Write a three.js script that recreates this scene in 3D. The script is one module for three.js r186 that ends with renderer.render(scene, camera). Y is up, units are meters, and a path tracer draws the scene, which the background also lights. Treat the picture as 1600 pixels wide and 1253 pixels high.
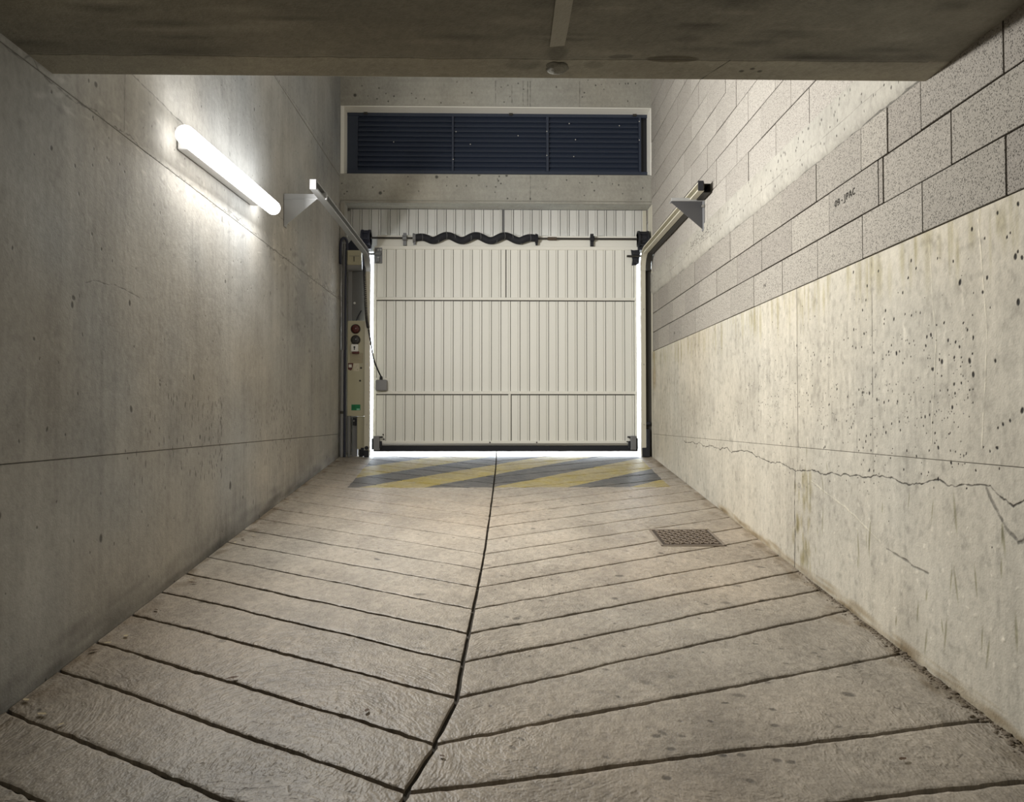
import * as THREE from 'three';
import { RoundedBoxGeometry } from 'three/addons/geometries/RoundedBoxGeometry.js';
import { mergeGeometries, toCreasedNormals } from 'three/addons/utils/BufferGeometryUtils.js';
import { RectAreaLightUniformsLib } from 'three/addons/lights/RectAreaLightUniformsLib.js';

// ---------------------------------------------------------------- camera, sky, exposure
// Metres. The door stands at z = 0, the ramp falls 10.9 % towards the camera (+z), y = 0 is the floor under the door.
const SLOPE = 0.109;
const XL = -1.705, XR = 1.683;               // inner faces of the two side walls
const scene = new THREE.Scene();
const camera = new THREE.PerspectiveCamera(2 * Math.atan(626.5 / 1200) * 180 / Math.PI, 1600 / 1253, 0.05, 100);
camera.position.set(0, 0.40, 8.3);
{
  const yaw = Math.atan(23 / 1200), pitch = Math.atan(29.5 / 1200);
  camera.lookAt(Math.sin(yaw) * Math.cos(pitch), 0.40 + Math.sin(pitch), 8.3 - Math.cos(yaw) * Math.cos(pitch));
}
scene.background = new THREE.Color(0.86, 0.93, 1.0);   // bright overcast daylight outside the door
scene.backgroundIntensity = 3;
const renderer = new THREE.WebGLRenderer({ antialias: true });
renderer.toneMapping = THREE.LinearToneMapping;
renderer.toneMappingExposure = 4.25;
renderer.shadowMap.enabled = true;
RectAreaLightUniformsLib.init();
const LAMP_POWER = 150, LAMP_COLOR = new THREE.Color(1.0, 0.98, 0.94);

// ---------------------------------------------------------------- helpers
function mulberry(a) { return () => { a |= 0; a = a + 0x6D2B79F5 | 0; let t = Math.imul(a ^ a >>> 15, 1 | a); t = t + Math.imul(t ^ t >>> 7, 61 | t) ^ t; return ((t ^ t >>> 14) >>> 0) / 4294967296; }; }
const rnd = mulberry(20240611);
const rr = (a, b) => a + (b - a) * rnd();
const clamp = (x, a = 0, b = 1) => x < a ? a : x > b ? b : x;
const sstep = (a, b, x) => { const t = clamp((x - a) / (b - a)); return t * t * (3 - 2 * t); };
const lerp = (a, b, t) => a + (b - a) * t;
// value noise on a 256 lattice
const PERM = new Uint8Array(512), VAL = new Float32Array(256);
{ const r = mulberry(77), p = [...Array(256).keys()]; for (let i = 255; i > 0; i--) { const j = Math.floor(r() * (i + 1)); [p[i], p[j]] = [p[j], p[i]]; } for (let i = 0; i < 512; i++) PERM[i] = p[i & 255]; for (let i = 0; i < 256; i++) VAL[i] = r(); }
function noise(x, y) {
  const xi = Math.floor(x), yi = Math.floor(y), fx = x - xi, fy = y - yi;
  const u = fx * fx * (3 - 2 * fx), v = fy * fy * (3 - 2 * fy);
  const a = PERM[(xi & 255) + PERM[yi & 255]], b = PERM[((xi + 1) & 255) + PERM[yi & 255]], c = PERM[(xi & 255) + PERM[(yi + 1) & 255]], d = PERM[((xi + 1) & 255) + PERM[(yi + 1) & 255]];
  return (VAL[a] * (1 - u) + VAL[b] * u) * (1 - v) + (VAL[c] * (1 - u) + VAL[d] * u) * v;
}
function fbm(x, y, o = 4) { let s = 0, a = 0.5, n = 0; for (let i = 0; i < o; i++) { s += a * noise(x, y); n += a; a *= 0.5; x = x * 2.03 + 17.3; y = y * 2.03 + 9.1; } return s / n; }

const used = {};
function numbered(name) { const n = used[name] = (used[name] ?? -1) + 1; return n ? `${name}_${String(n).padStart(3, '0')}` : name; }
function put(o, parent) { o.castShadow = o.receiveShadow = true; (parent ?? scene).add(o); return o; }
function part(name, geo, mat, parent) {                  // a mesh, top level or under its thing
  const m = new THREE.Mesh(geo, mat);
  m.name = parent ? name : numbered(name);
  if (parent) { const n = (parent.userData.__n ??= {}); const k = n[name] = (n[name] ?? -1) + 1; if (k) m.name = `${name}_${String(k).padStart(3, '0')}`; }
  return put(m, parent);
}
function thing(name, label, category, [x, y, z] = [0, 0, 0], group) {
  const g = new THREE.Group(); g.name = numbered(name); g.position.set(x, y, z); g.userData = { label, category };
  if (group) g.userData.group = group;
  scene.add(g); return g;
}
function structure(name) { const g = new THREE.Group(); g.name = numbered(name); g.userData = { kind: 'structure' }; scene.add(g); return g; }
// box from corner to corner, edges rounded by r
function box(x0, x1, y0, y1, z0, z1, r = 0.004) {
  const w = Math.abs(x1 - x0), h = Math.abs(y1 - y0), d = Math.abs(z1 - z0);
  const g = r > 0 ? new RoundedBoxGeometry(w, h, d, 1, Math.min(r, w / 2.2, h / 2.2, d / 2.2)) : new THREE.BoxGeometry(w, h, d);
  return g.translate((x0 + x1) / 2, (y0 + y1) / 2, (z0 + z1) / 2);
}
// uv in metres, by the face's main direction
function metricUV(g, ox = 0, oy = 0) {
  const p = g.attributes.position, n = g.attributes.normal, uv = new Float32Array(p.count * 2);
  for (let i = 0; i < p.count; i++) {
    const ax = Math.abs(n.getX(i)), ay = Math.abs(n.getY(i)), az = Math.abs(n.getZ(i));
    let u, v;
    if (ax >= ay && ax >= az) { u = p.getZ(i); v = p.getY(i); } else if (ay >= az) { u = p.getX(i); v = p.getZ(i); } else { u = p.getX(i); v = p.getY(i); }
    uv[2 * i] = u + ox; uv[2 * i + 1] = v + oy;
  }
  g.setAttribute('uv', new THREE.BufferAttribute(uv, 2)); return g;
}
const cyl = (r0, r1, h, n = 20) => new THREE.CylinderGeometry(r0, r1, h, n);
function tube(points, r, seg = 40, rad = 8) { return new THREE.TubeGeometry(new THREE.CatmullRomCurve3(points.map((p) => new THREE.Vector3(...p))), seg, r, rad, false); }
function merge(list) { return mergeGeometries(list.map((g) => { const h = g.index ? g.toNonIndexed() : g; for (const k of Object.keys(h.attributes)) if (!['position', 'normal', 'uv'].includes(k)) h.deleteAttribute(k); return h; })); }
function extrude(pts, depth, bevel = 0.002) {              // outline in x-y, thickness along +z
  const s = new THREE.Shape(pts.map((p) => new THREE.Vector2(...p)));
  return new THREE.ExtrudeGeometry(s, { depth, bevelEnabled: bevel > 0, bevelSize: bevel, bevelThickness: bevel, bevelOffset: -bevel, bevelSegments: 1, curveSegments: 6 });
}

// ---------------------------------------------------------------- textures
function dataTex(data, w, h, srgb) {
  const t = new THREE.DataTexture(data, w, h, THREE.RGBAFormat);
  t.magFilter = THREE.LinearFilter; t.minFilter = THREE.LinearFilter; t.wrapS = t.wrapT = THREE.RepeatWrapping;
  if (srgb) t.colorSpace = THREE.SRGBColorSpace;
  t.needsUpdate = true; return t;
}
// A surface painted in metres: u from u0 over du, v from v0 over dv. shade(u, v) -> [tone, warm], marks are drawn on top.
class Surface {
  constructor(w, h, u0, du, v0, dv) {
    Object.assign(this, { w, h, u0, du, v0, dv, c: new Float32Array(w * h * 3), b: new Float32Array(w * h) });
  }
  each(f) { const { w, h, u0, du, v0, dv, c, b } = this; const o = [0, 0, 0, 0]; for (let j = 0; j < h; j++) { const v = v0 + dv * (j + 0.5) / h; for (let i = 0; i < w; i++) { const k = j * w + i; o[0] = c[3 * k]; o[1] = c[3 * k + 1]; o[2] = c[3 * k + 2]; o[3] = b[k]; f(u0 + du * (i + 0.5) / w, v, o); c[3 * k] = o[0]; c[3 * k + 1] = o[1]; c[3 * k + 2] = o[2]; b[k] = o[3]; } } }
  // soft elliptical mark: multiplies colour by m (array or number), adds dh to the relief
  spot(u, v, ru, rv, m, dh, hard = 0.5, ang = 0) {
    const { w, h, u0, du, v0, dv, c, b } = this, R = Math.max(ru, rv) * 1.1, mm = Array.isArray(m) ? m : [m, m, m], ca = Math.cos(ang), sa = Math.sin(ang);
    const i0 = Math.max(0, Math.floor((u - R - u0) / du * w)), i1 = Math.min(w - 1, Math.ceil((u + R - u0) / du * w)), j0 = Math.max(0, Math.floor((v - R - v0) / dv * h)), j1 = Math.min(h - 1, Math.ceil((v + R - v0) / dv * h));
    for (let j = j0; j <= j1; j++) for (let i = i0; i <= i1; i++) {
      const x = u0 + du * (i + 0.5) / w - u, y = v0 + dv * (j + 0.5) / h - v, d = Math.hypot((x * ca + y * sa) / ru, (-x * sa + y * ca) / rv);
      if (d >= 1) continue; const t = 1 - sstep(hard, 1, d), k = j * w + i;
      for (let q = 0; q < 3; q++) c[3 * k + q] *= lerp(1, mm[q], t); b[k] += dh * t;
    }
  }
  line(pts, width, m, dh, wob = 0, hard = 0.3) {
    for (let s = 0; s + 1 < pts.length; s++) { const [a, b2] = pts[s], [c2, d] = pts[s + 1], L = Math.hypot(c2 - a, d - b2), n = Math.max(2, Math.ceil(L / (width * 0.8)));
      for (let i = 0; i <= n; i++) { const t = i / n, u = lerp(a, c2, t), v = lerp(b2, d, t), q = wob ? (fbm(u * 9 + 3.7, v * 9 + 1.3, 5) - 0.5) * 2 * wob : 0, q2 = wob ? (fbm(u * 9 + 43.7, v * 9 + 71.3, 5) - 0.5) * 2 * wob : 0, wd = width * (wob ? 0.45 + 1.1 * noise(u * 43 + 5, v * 43) : 1); this.spot(u + q2 * 0.3, v + q, wd, wd, Array.isArray(m) ? m : Math.sqrt(m), dh * 0.5, hard); } }
  }
  textures() {
    const { w, h, c, b } = this, C = new Uint8Array(w * h * 4), B = new Uint8Array(w * h * 4);
    for (let k = 0; k < w * h; k++) { for (let q = 0; q < 3; q++) { const l = clamp(c[3 * k + q]); C[4 * k + q] = 255 * (l <= 0.0031308 ? 12.92 * l : 1.055 * Math.pow(l, 1 / 2.4) - 0.055) + 0.5; } C[4 * k + 3] = 255; const g = 255 * clamp(0.5 + b[k]) + 0.5; B[4 * k] = B[4 * k + 1] = B[4 * k + 2] = g; B[4 * k + 3] = 255; }
    const map = dataTex(C, w, h, true), bump = dataTex(B, w, h, false);
    for (const t of [map, bump]) { t.repeat.set(1 / this.du, 1 / this.dv); t.offset.set(-this.u0 / this.du, -this.v0 / this.dv); }
    return { map, bumpMap: bump };
  }
}
// a small tile that repeats without a seam, from a height function of wrapped noise -> normal map
function tileNoise(N, period, seed) { const r = mulberry(seed), g = new Float32Array(period * period); for (let i = 0; i < g.length; i++) g[i] = r(); return (i, j) => { const x = i / N * period, y = j / N * period, xi = Math.floor(x), yi = Math.floor(y), fx = x - xi, fy = y - yi, u = fx * fx * (3 - 2 * fx), v = fy * fy * (3 - 2 * fy), q = (a, b) => g[((b + period) % period) * period + (a + period) % period]; return lerp(lerp(q(xi, yi), q(xi + 1, yi), u), lerp(q(xi, yi + 1), q(xi + 1, yi + 1), u), v); }; }
function normalTile(N, metres, height, amount) {
  const H = new Float32Array(N * N); for (let j = 0; j < N; j++) for (let i = 0; i < N; i++) H[j * N + i] = height(i, j);
  const D = new Uint8Array(N * N * 4), px = metres / N;
  for (let j = 0; j < N; j++) for (let i = 0; i < N; i++) { const dx = (H[j * N + (i + 1) % N] - H[j * N + (i + N - 1) % N]) * amount / (2 * px), dy = (H[((j + 1) % N) * N + i] - H[((j + N - 1) % N) * N + i]) * amount / (2 * px), l = 1 / Math.hypot(dx, dy, 1), k = 4 * (j * N + i); D[k] = 127.5 - 127.5 * dx * l; D[k + 1] = 127.5 - 127.5 * dy * l; D[k + 2] = 127.5 + 127.5 * l; D[k + 3] = 255; }
  const t = dataTex(D, N, N, false); t.repeat.set(1 / metres, 1 / metres); return t;
}
const grainA = tileNoise(512, 256, 5), grainB = tileNoise(512, 96, 6), grainC = tileNoise(512, 24, 7);
const concreteGrain = normalTile(512, 0.6, (i, j) => 0.4 * grainA(i, j) + 0.6 * grainB(i, j) + 1.2 * grainC(i, j), 0.0012);

// poured concrete of one wall: blotches, vertical streaks, speckle
function pour(s, base, { streak = 0.10, blotch = 0.16, speck = 0.10, mottle = 0.2, seed = 0, warm = 0.03 } = {}) {
  s.each((u, v, o) => {
    const bl = fbm(u * 1.1 + seed, v * 1.3 + seed * 3, 4) - 0.5, b2 = fbm(u * 5 + seed, v * 4 + 7, 3) - 0.5;
    const st = fbm(u * 16 + seed * 5, v * 0.55 + seed, 3) - 0.5, st2 = noise(u * 70 + seed, v * 1.6) - 0.5;
    const sp = noise(u * 210 + seed, v * 210) - 0.5, sp2 = fbm(u * 60, v * 45 + seed, 2) - 0.5;
    const t = 1 + blotch * 2 * bl + 0.28 * b2 + streak * 2 * st + streak * 0.7 * st2 + speck * sp + 0.20 * sp2 + mottle * Math.min(0, fbm(u * 32 + seed, v * 26 + seed, 3) - 0.46);
    const w = (fbm(u * 0.9 + 50 + seed, v * 0.9 + 20, 3) - 0.5) * 2 * warm;
    o[0] = base[0] * t * (1 + w); o[1] = base[1] * t; o[2] = base[2] * t * (1 - 1.4 * w);
    o[3] = 0.10 * b2 + 0.07 * st + 0.10 * sp2 + 0.05 * sp;
  });
}

// --- left wall
const leftS = new Surface(2048, 1620, -0.4, 6.6, -0.95, 5.1);
pour(leftS, [0.37, 0.366, 0.35], { streak: 0.11, blotch: 0.34, seed: 3.1, warm: 0.1, mottle: 0.35 });
{
  const r = mulberry(31);
  for (let i = 0; i < 420; i++) { const big = r() < 0.12; leftS.spot(-0.3 + 6.4 * r(), -0.6 + 4.2 * r(), (big ? 0.011 : 0.005) * (0.6 + r()), (big ? 0.016 : 0.007) * (0.6 + r()), 0.38, -0.35, 0.5, r() - 0.5); }
  for (const [z, y, q] of [[3.86, 0.30, 1], [5.2, 0.86, 1], [4.72, 0.94, 1], [4.95, -0.11, 1.3], [3.35, -0.02, 2]]) leftS.spot(z, y, 0.012 * q, 0.018 * q, 0.3, -0.4);
  // honeycombing and drips along the casting joints at 1.70 m and 0.25 m
  for (let i = 0; i < 460; i++) { const z = -0.2 + 6.2 * r(), up = r() < 0.75, y = up ? 1.70 + (r() - 0.55) * 0.2 : 1.95 + (r() - 0.5) * 0.14; leftS.spot(z, y, 0.02 + 0.05 * r(), 0.006 + 0.018 * r(), 0.78 + 0.5 * r(), (r() - 0.6) * 0.3, 0.2, (r() - 0.5) * 0.9); }
  for (let i = 0; i < 240; i++) { const z = 1.9 + 1.4 * r() * r() + (r() < 0.5 ? 1.6 : 0), y = 0.25 + (r() - 0.4) * 0.5; leftS.spot(z, y, 0.004 + 0.006 * r(), 0.012 + 0.02 * r(), 0.5, -0.3, 0.3, (r() - 0.5) * 0.3); }
  leftS.line([[-0.3, 1.715], [1.2, 1.71], [2.2, 1.70], [3.2, 1.71], [4.2, 1.70], [5.4, 1.70], [6, 1.69]], 0.005, 0.5, -0.3, 0.05);
  leftS.line([[2.0, 1.99], [3.2, 2.01], [4.19, 2.008], [4.69, 2.017], [5.4, 2.01]], 0.005, 0.5, -0.25, 0.012);
  leftS.line([[4.78, 1.72], [4.78, 2.2]], 0.004, 0.5, -0.25, 0.01);
  leftS.line([[0.9, 3.095], [2.315, 3.05], [3.0, 3.04]], 0.004, 0.55, -0.2, 0.004);
  leftS.line([[4.62, 0.98], [4.85, 1.0], [5.0, 0.99], [5.1, 0.97]], 0.003, 0.5, -0.2, 0.01);
  for (const z of [4.43, 2.47, 1.45, 0.7]) leftS.line([[z, -0.9], [z, 1.69]], 0.006, [1.035, 1.035, 1.03], 0.06, 0.004);
  // scuffs and damp, dark near the foot of the wall and near the rail bracket
  for (let i = 0; i < 60; i++) { const z = 0.2 + 2 * r(), y = 1.0 + 0.9 * r(); leftS.spot(z, y, 0.02 + 0.1 * r(), 0.01 + 0.03 * r(), 0.72 + 0.2 * r(), 0, 0.1, r() - 0.5); }
  for (let i = 0; i < 240; i++) { const z = -0.2 + 6.3 * r(), f = -SLOPE * z; leftS.spot(z, f + 0.2 * r() * r(), 0.1 + 0.25 * r(), 0.02 + 0.05 * r(), 0.84 + 0.1 * r(), 0, 0.02, -SLOPE); }
  for (let i = 0; i < 70; i++) { const z = 1.2 + 2.4 * r(), f = -SLOPE * z; leftS.spot(z, f + 0.1 + 0.35 * r() * r(), 0.006 + 0.01 * r(), 0.05 + 0.12 * r(), r() < 0.5 ? 1.13 : 0.8, 0, 0.1); }
}
// --- right wall, poured lower part
const rightS = new Surface(2048, 880, -0.4, 6.6, -0.95, 2.15);
pour(rightS, [0.455, 0.422, 0.350], { streak: 0.10, blotch: 0.17, mottle: 0.8, seed: 8.4, warm: 0.035 });
{
  const r = mulberry(57);
  const pit = (z, y, q) => rightS.spot(z, y, 0.0042 * q, 0.0066 * q, 0.05, -0.5, 0.55, (r() - 0.5) * 0.8);
  for (let i = 0; i < 1150; i++) { const z = 0.9 + 5.2 * Math.sqrt(r()), y = -0.05 + 1.1 * (r() + r()) / 2; if (noise(z * 1.7 + 9, y * 3 + 4) < 0.3) continue; pit(z, y, 0.3 + 0.9 * r() * r() * (z > 4 ? 1.2 : 0.9)); }
  for (let i = 0; i < 90; i++) pit(4.7 + 1.4 * r(), 0.15 + 0.95 * r(), 0.7 + 0.8 * r());
  for (const [z, y, q] of [[5.55, 0.9, 2.2], [5.85, 0.93, 2], [5.86, 0.78, 2.2], [5.6, 0.61, 2], [5.62, 0.56, 2], [5.1, 0.68, 1.7], [5.43, 0.62, 1.8], [5.87, 0.43, 2], [4.86, 0.52, 1.6]]) pit(z, y, q);
  for (let i = 0; i < 420; i++) { const z = 0.4 + 5.6 * r(), y = 0.2 + 0.7 * r(); rightS.spot(z, y, 0.01 + 0.02 * r(), 0.03 + 0.08 * r(), 0.8 + 0.35 * r(), 0, 0.1, (r() - 0.5) * 0.3); }
  // ragged crack with a vertical crack below it
  rightS.line([[1.4, 0.21], [2.4, 0.19], [3.2, 0.17], [3.9, 0.13], [3.99, 0.115], [4.5, 0.125], [4.89, 0.145], [5.28, 0.148], [5.7, 0.177], [5.82, 0.11], [5.95, 0.16], [6.15, 0.14]], 0.0036, 0.22, -0.5, 0.03);
  rightS.line([[5.68, 0.17], [5.76, 0.06], [5.84, -0.01], [5.92, 0.05], [6.05, 0.1]], 0.009, 0.45, -0.4, 0.04);
  rightS.line([[3.985, 0.12], [3.97, -0.1], [3.975, -0.25], [3.96, -0.46]], 0.005, 0.2, -0.5, 0.014);
  rightS.line([[4.895, 1.13], [4.89, 0.5]], 0.0028, 0.2, -0.4, 0.004);
  rightS.line([[4.885, 0.5], [4.89, 0.16]], 0.0022, 0.55, -0.2, 0.004);
  rightS.line([[4.03, 1.13], [4.03, 0.13]], 0.003, [1.15, 1.15, 1.13], 0.2, 0.004);
  for (const z of [5.35, 5.66, 5.95]) rightS.line([[z, 1.1], [z + 0.04, 0.7], [z, 0.3]], 0.004, [1.14, 1.14, 1.12], 0.2, 0.02);
  // efflorescence, dark runs under the blocks, scrapes and green-brown damp low down
  for (let i = 0; i < 200; i++) { const z = -0.2 + 6.3 * r(); rightS.spot(z, 1.14 - 0.15 * r(), 0.008 + 0.03 * r(), 0.06 + 0.16 * r(), [0.88, 0.87, 0.8], 0, 0.1); }
  for (let i = 0; i < 40; i++) { const z = 4 + 2.1 * r(), y = -SLOPE * z + 0.1 + 0.6 * r(); rightS.spot(z, y, 0.005 + 0.008 * r(), 0.03 + 0.08 * r(), [0.62, 0.62, 0.52], -0.05, 0.2, (r() - 0.5) * 0.4); }
  for (let i = 0; i < 34; i++) { const z = 3.95 + 0.25 * r(), y = 0.1 - 0.5 * r(); rightS.spot(z, y, 0.015 + 0.03 * r(), 0.04 + 0.05 * r(), [0.8, 0.78, 0.66], -0.04, 0.1); }
  for (let i = 0; i < 70; i++) { const z = 4.2 + 1.9 * r(), y = -SLOPE * z + 0.12 + 0.5 * r(); rightS.spot(z, y, 0.006 + 0.014 * r(), 0.005 + 0.01 * r(), 1.22, 0.1, 0.2, r() * 3); }
  rightS.line([[5.0, -0.16], [5.2, -0.19], [5.32, -0.2]], 0.006, 0.5, -0.4, 0.01);
  rightS.line([[4.2, 0.07], [4.6, -0.02], [4.95, -0.14]], 0.006, [1.12, 1.12, 1.1], 0.15, 0.01);
  for (let i = 0; i < 170; i++) { const z = 2.5 + 3.6 * r(), f = -SLOPE * z; rightS.spot(z, f + 0.06 * r() * r(), 0.06 + 0.16 * r(), 0.008 + 0.02 * r(), [0.88, 0.85, 0.8], 0, 0.05, -SLOPE); }
  rightS.spot(0.12, 0.86, 0.14, 0.2, [0.82, 0.74, 0.6], 0, 0.3); rightS.spot(0.1, 1.08, 0.12, 0.12, [0.86, 0.8, 0.66], 0, 0.2);
}
// --- the poured band between the block courses
const bandS = new Surface(2048, 110, -0.45, 6.0, 1.7, 0.33);
pour(bandS, [0.37, 0.353, 0.31], { streak: 0.06, blotch: 0.1, mottle: 0.5, seed: 63.3, warm: 0.03 });
{
  const r = mulberry(19);
  for (let i = 0; i < 150; i++) bandS.spot(-0.4 + 5.7 * r(), 1.80 + 0.18 * r(), 0.003 + 0.004 * r(), 0.005 + 0.007 * r(), 0.25, -0.4);
  for (let i = 0; i < 150; i++) bandS.spot(2.0 + 0.5 * (r() + r() - 1), 1.90 + 0.06 * (r() + r() - 1), 0.005 + 0.006 * r(), 0.003 + 0.004 * r(), 0.4, -0.3);
  bandS.line([[-0.4, 1.845], [1.5, 1.85], [3.2, 1.848], [5.4, 1.85]], 0.0022, 0.62, -0.2, 0.006);
  for (let i = 0; i < 90; i++) bandS.spot(-0.4 + 5.7 * r(), 1.76 + 0.05 * r(), 0.004 + 0.01 * r(), 0.02 + 0.04 * r(), 0.8 + 0.3 * r(), 0, 0.1);
}
// --- back wall beams
const backS = new Surface(1024, 512, -1.8, 3.6, 2.6, 1.8);
pour(backS, [0.34, 0.332, 0.295], { streak: 0.04, blotch: 0.16, seed: 21.7, warm: 0.04 });
{
  const r = mulberry(91);
  backS.each((u, v, o) => { const k = 1 + 0.16 * (fbm(u * 1.3 + 4, v * 30, 3) - 0.5); o[0] *= k; o[1] *= k; o[2] *= k; });
  for (const [x, y0, y1] of [[0.36, 3.8, 4.1], [0.9, 3.8, 4.1], [0.28, 3.83, 4.1], [0.33, 3.83, 4.1], [0.16, 3.86, 4.05], [-0.02, 3.84, 4.1], [0.36, 2.8, 3.06]]) backS.line([[x, y0], [x, y1]], 0.007, 0.62, -0.2, 0.01);
  for (let i = 0; i < 70; i++) backS.spot(-1.7 + 3.4 * r(), r() < 0.5 ? 2.8 + 0.28 * r() : 3.82 + 0.3 * r(), 0.005 + 0.006 * r(), 0.006 + 0.008 * r(), 0.3, -0.3);
  for (const [x, y, q] of [[-1.27, 2.86, 2], [-0.66, 3.04, 2], [-1.55, 3.93, 2], [-0.2, 3.07, 2], [0.1, 3.06, 1.5]]) backS.spot(x, y, 0.012 * q, 0.012 * q, 0.28, -0.4, 0.4);
}
// --- floor: brushed concrete with the hazard stripes painted on it
const floorS = new Surface(2048, 2048, -1.75, 3.5, -0.5, 7.7);
const floorTone = { base: [0.33, 0.289, 0.237] };
{
  const B = floorTone.base;
  // trowel arcs: every patch has its own centre
  const cells = []; const r = mulberry(133); for (let i = 0; i < 150; i++) cells.push([-1.9 + 3.8 * r(), -0.6 + 8 * r(), (r() - 0.5) * 0.9, (r() - 0.5) * 0.9]);
  const stripes = [-9, -0.70, -0.08, 0.47, 1.03, 1.62, 2.27, 2.81, 9];
  floorS.each((x, z, o) => {
    let best = 9, c = cells[0]; const wx = x + 0.12 * (noise(x * 5, z * 5) - 0.5), wz = z + 0.12 * (noise(x * 5 + 40, z * 5) - 0.5);
    if (z > 2.2) for (const q of cells) { const d = (wx - q[0]) ** 2 + (wz - q[1]) ** 2; if (d < best) { best = d; c = q; } }
    const ex = x - c[0] - c[2], ez = z - c[1] - c[3], rad = Math.hypot(ex, ez), th = Math.atan2(ez, ex);
    const rw = rad + 0.02 * (noise(x * 11, z * 11) - 0.5) + 0.008 * (noise(x * 40, z * 40) - 0.5), arcs = noise(rw * 120 + c[0] * 50, th * 9 + rad * 7) - 0.5 + 0.8 * (noise(rw * 210 + c[1] * 50, th * 15) - 0.5);
    const amt = z > 2.2 ? sstep(0.40, 0.66, fbm(x * 2.6 + 3, z * 2.4 + 8, 4)) * sstep(3.2, 5.4, z) : 0;
    const bl = fbm(x * 1.5 + 5, z * 1.2, 4) - 0.5, b2 = fbm(x * 7, z * 6 + 3, 3) - 0.5, sp = noise(x * 230, z * 150) - 0.5, sp2 = fbm(x * 48 + 9, z * 40, 3) - 0.5;
    const t = 1 + 0.42 * bl + 0.4 * b2 + 0.3 * sp + 0.55 * sp2 + 0.17 * amt * arcs;
    const w = (fbm(x * 0.8 + 30, z * 0.8, 3) - 0.5) * 0.12;
    o[0] = B[0] * t * (1 + w); o[1] = B[1] * t; o[2] = B[2] * t * (1 - w);
    o[3] = 0.26 * sp2 + 0.10 * sp + 0.15 * (0.25 + amt) * arcs + 0.1 * b2;
    // paint
    const ed = 0.012 * (noise(x * 24, z * 24) - 0.5), rx0 = -1.335 + 0.03 * z / 1.6 + 0.02 * noise(z * 3, 4), rx1 = 1.53 - 0.02 * z;
    if (z + ed > 0.0 && z + ed < 1.665 && x + ed > rx0 && x + ed < rx1) {
      let s = 0; const q = x + z + ed; while (q > stripes[s + 1]) s++;
      const wear = sstep(0.30, 0.62, fbm(x * 9 + 60, z * 9, 4) + 0.1 * sp2), black = s % 2 === 0;
      const pc = black ? [0.040, 0.041, 0.042] : [0.33, 0.255, 0.035], pt = 1 + 0.35 * b2 + 0.3 * sp2 + 0.12 * sp;
      const k = (black ? 0.97 - 0.12 * wear : 0.93 - 0.3 * wear) * (z > 1.5 ? 0.92 : 1);
      for (let i = 0; i < 3; i++) o[i] = lerp(o[i], pc[i] * pt, clamp(k));
    }
  });
  // oil and gum spots, scratches
  for (let i = 0; i < 260; i++) { const x = r() < 0.7 ? rrr(r, -0.1, 1.6) : rrr(r, -1.6, 1.6), z = 2 + 4.6 * r(), q = r() < 0.15 ? 2 : 1; floorS.spot(x, z, (0.008 + 0.012 * r()) * q, (0.006 + 0.008 * r()) * q, 0.36 + 0.3 * r(), -0.1, 0.4, r()); }
  for (const [x, z] of [[0.55, 5.86], [0.52, 5.78], [0.70, 5.9], [0.76, 5.9], [0.5, 6.02], [0.93, 5.72], [0.86, 5.93], [0.9, 5.94]]) floorS.spot(x, z, 0.02, 0.014, 0.42, -0.1, 0.5);
  for (let i = 0; i < 90; i++) { const x = -1.6 + 3.2 * r(), z = 2.5 + 4 * r(); floorS.line([[x, z], [x + 0.1 * (r() - 0.5), z + 0.06 * (r() - 0.5)]], 0.0028, 0.55, -0.15, 0.01); }
  for (let i = 0; i < 260; i++) { const s = r() < 0.5 ? -1 : 1, z = 0.2 + 6.4 * r(); floorS.spot(s < 0 ? XL + 0.11 * r() * r() : XR - 0.13 * r() * r(), z, 0.02 + 0.04 * r(), 0.05 + 0.08 * r(), [0.8, 0.77, 0.72], 0, 0.1); }
  // tyre-polished darker wheel tracks
  for (let i = 0; i < 160; i++) { const z = 1.8 + 5 * r(); floorS.spot((r() < 0.5 ? -0.75 : 0.7) + 0.25 * (r() - 0.5), z, 0.1 + 0.1 * r(), 0.2 + 0.2 * r(), 0.965, 0, 0.05); }
}
function rrr(r, a, b) { return a + (b - a) * r(); }
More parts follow.
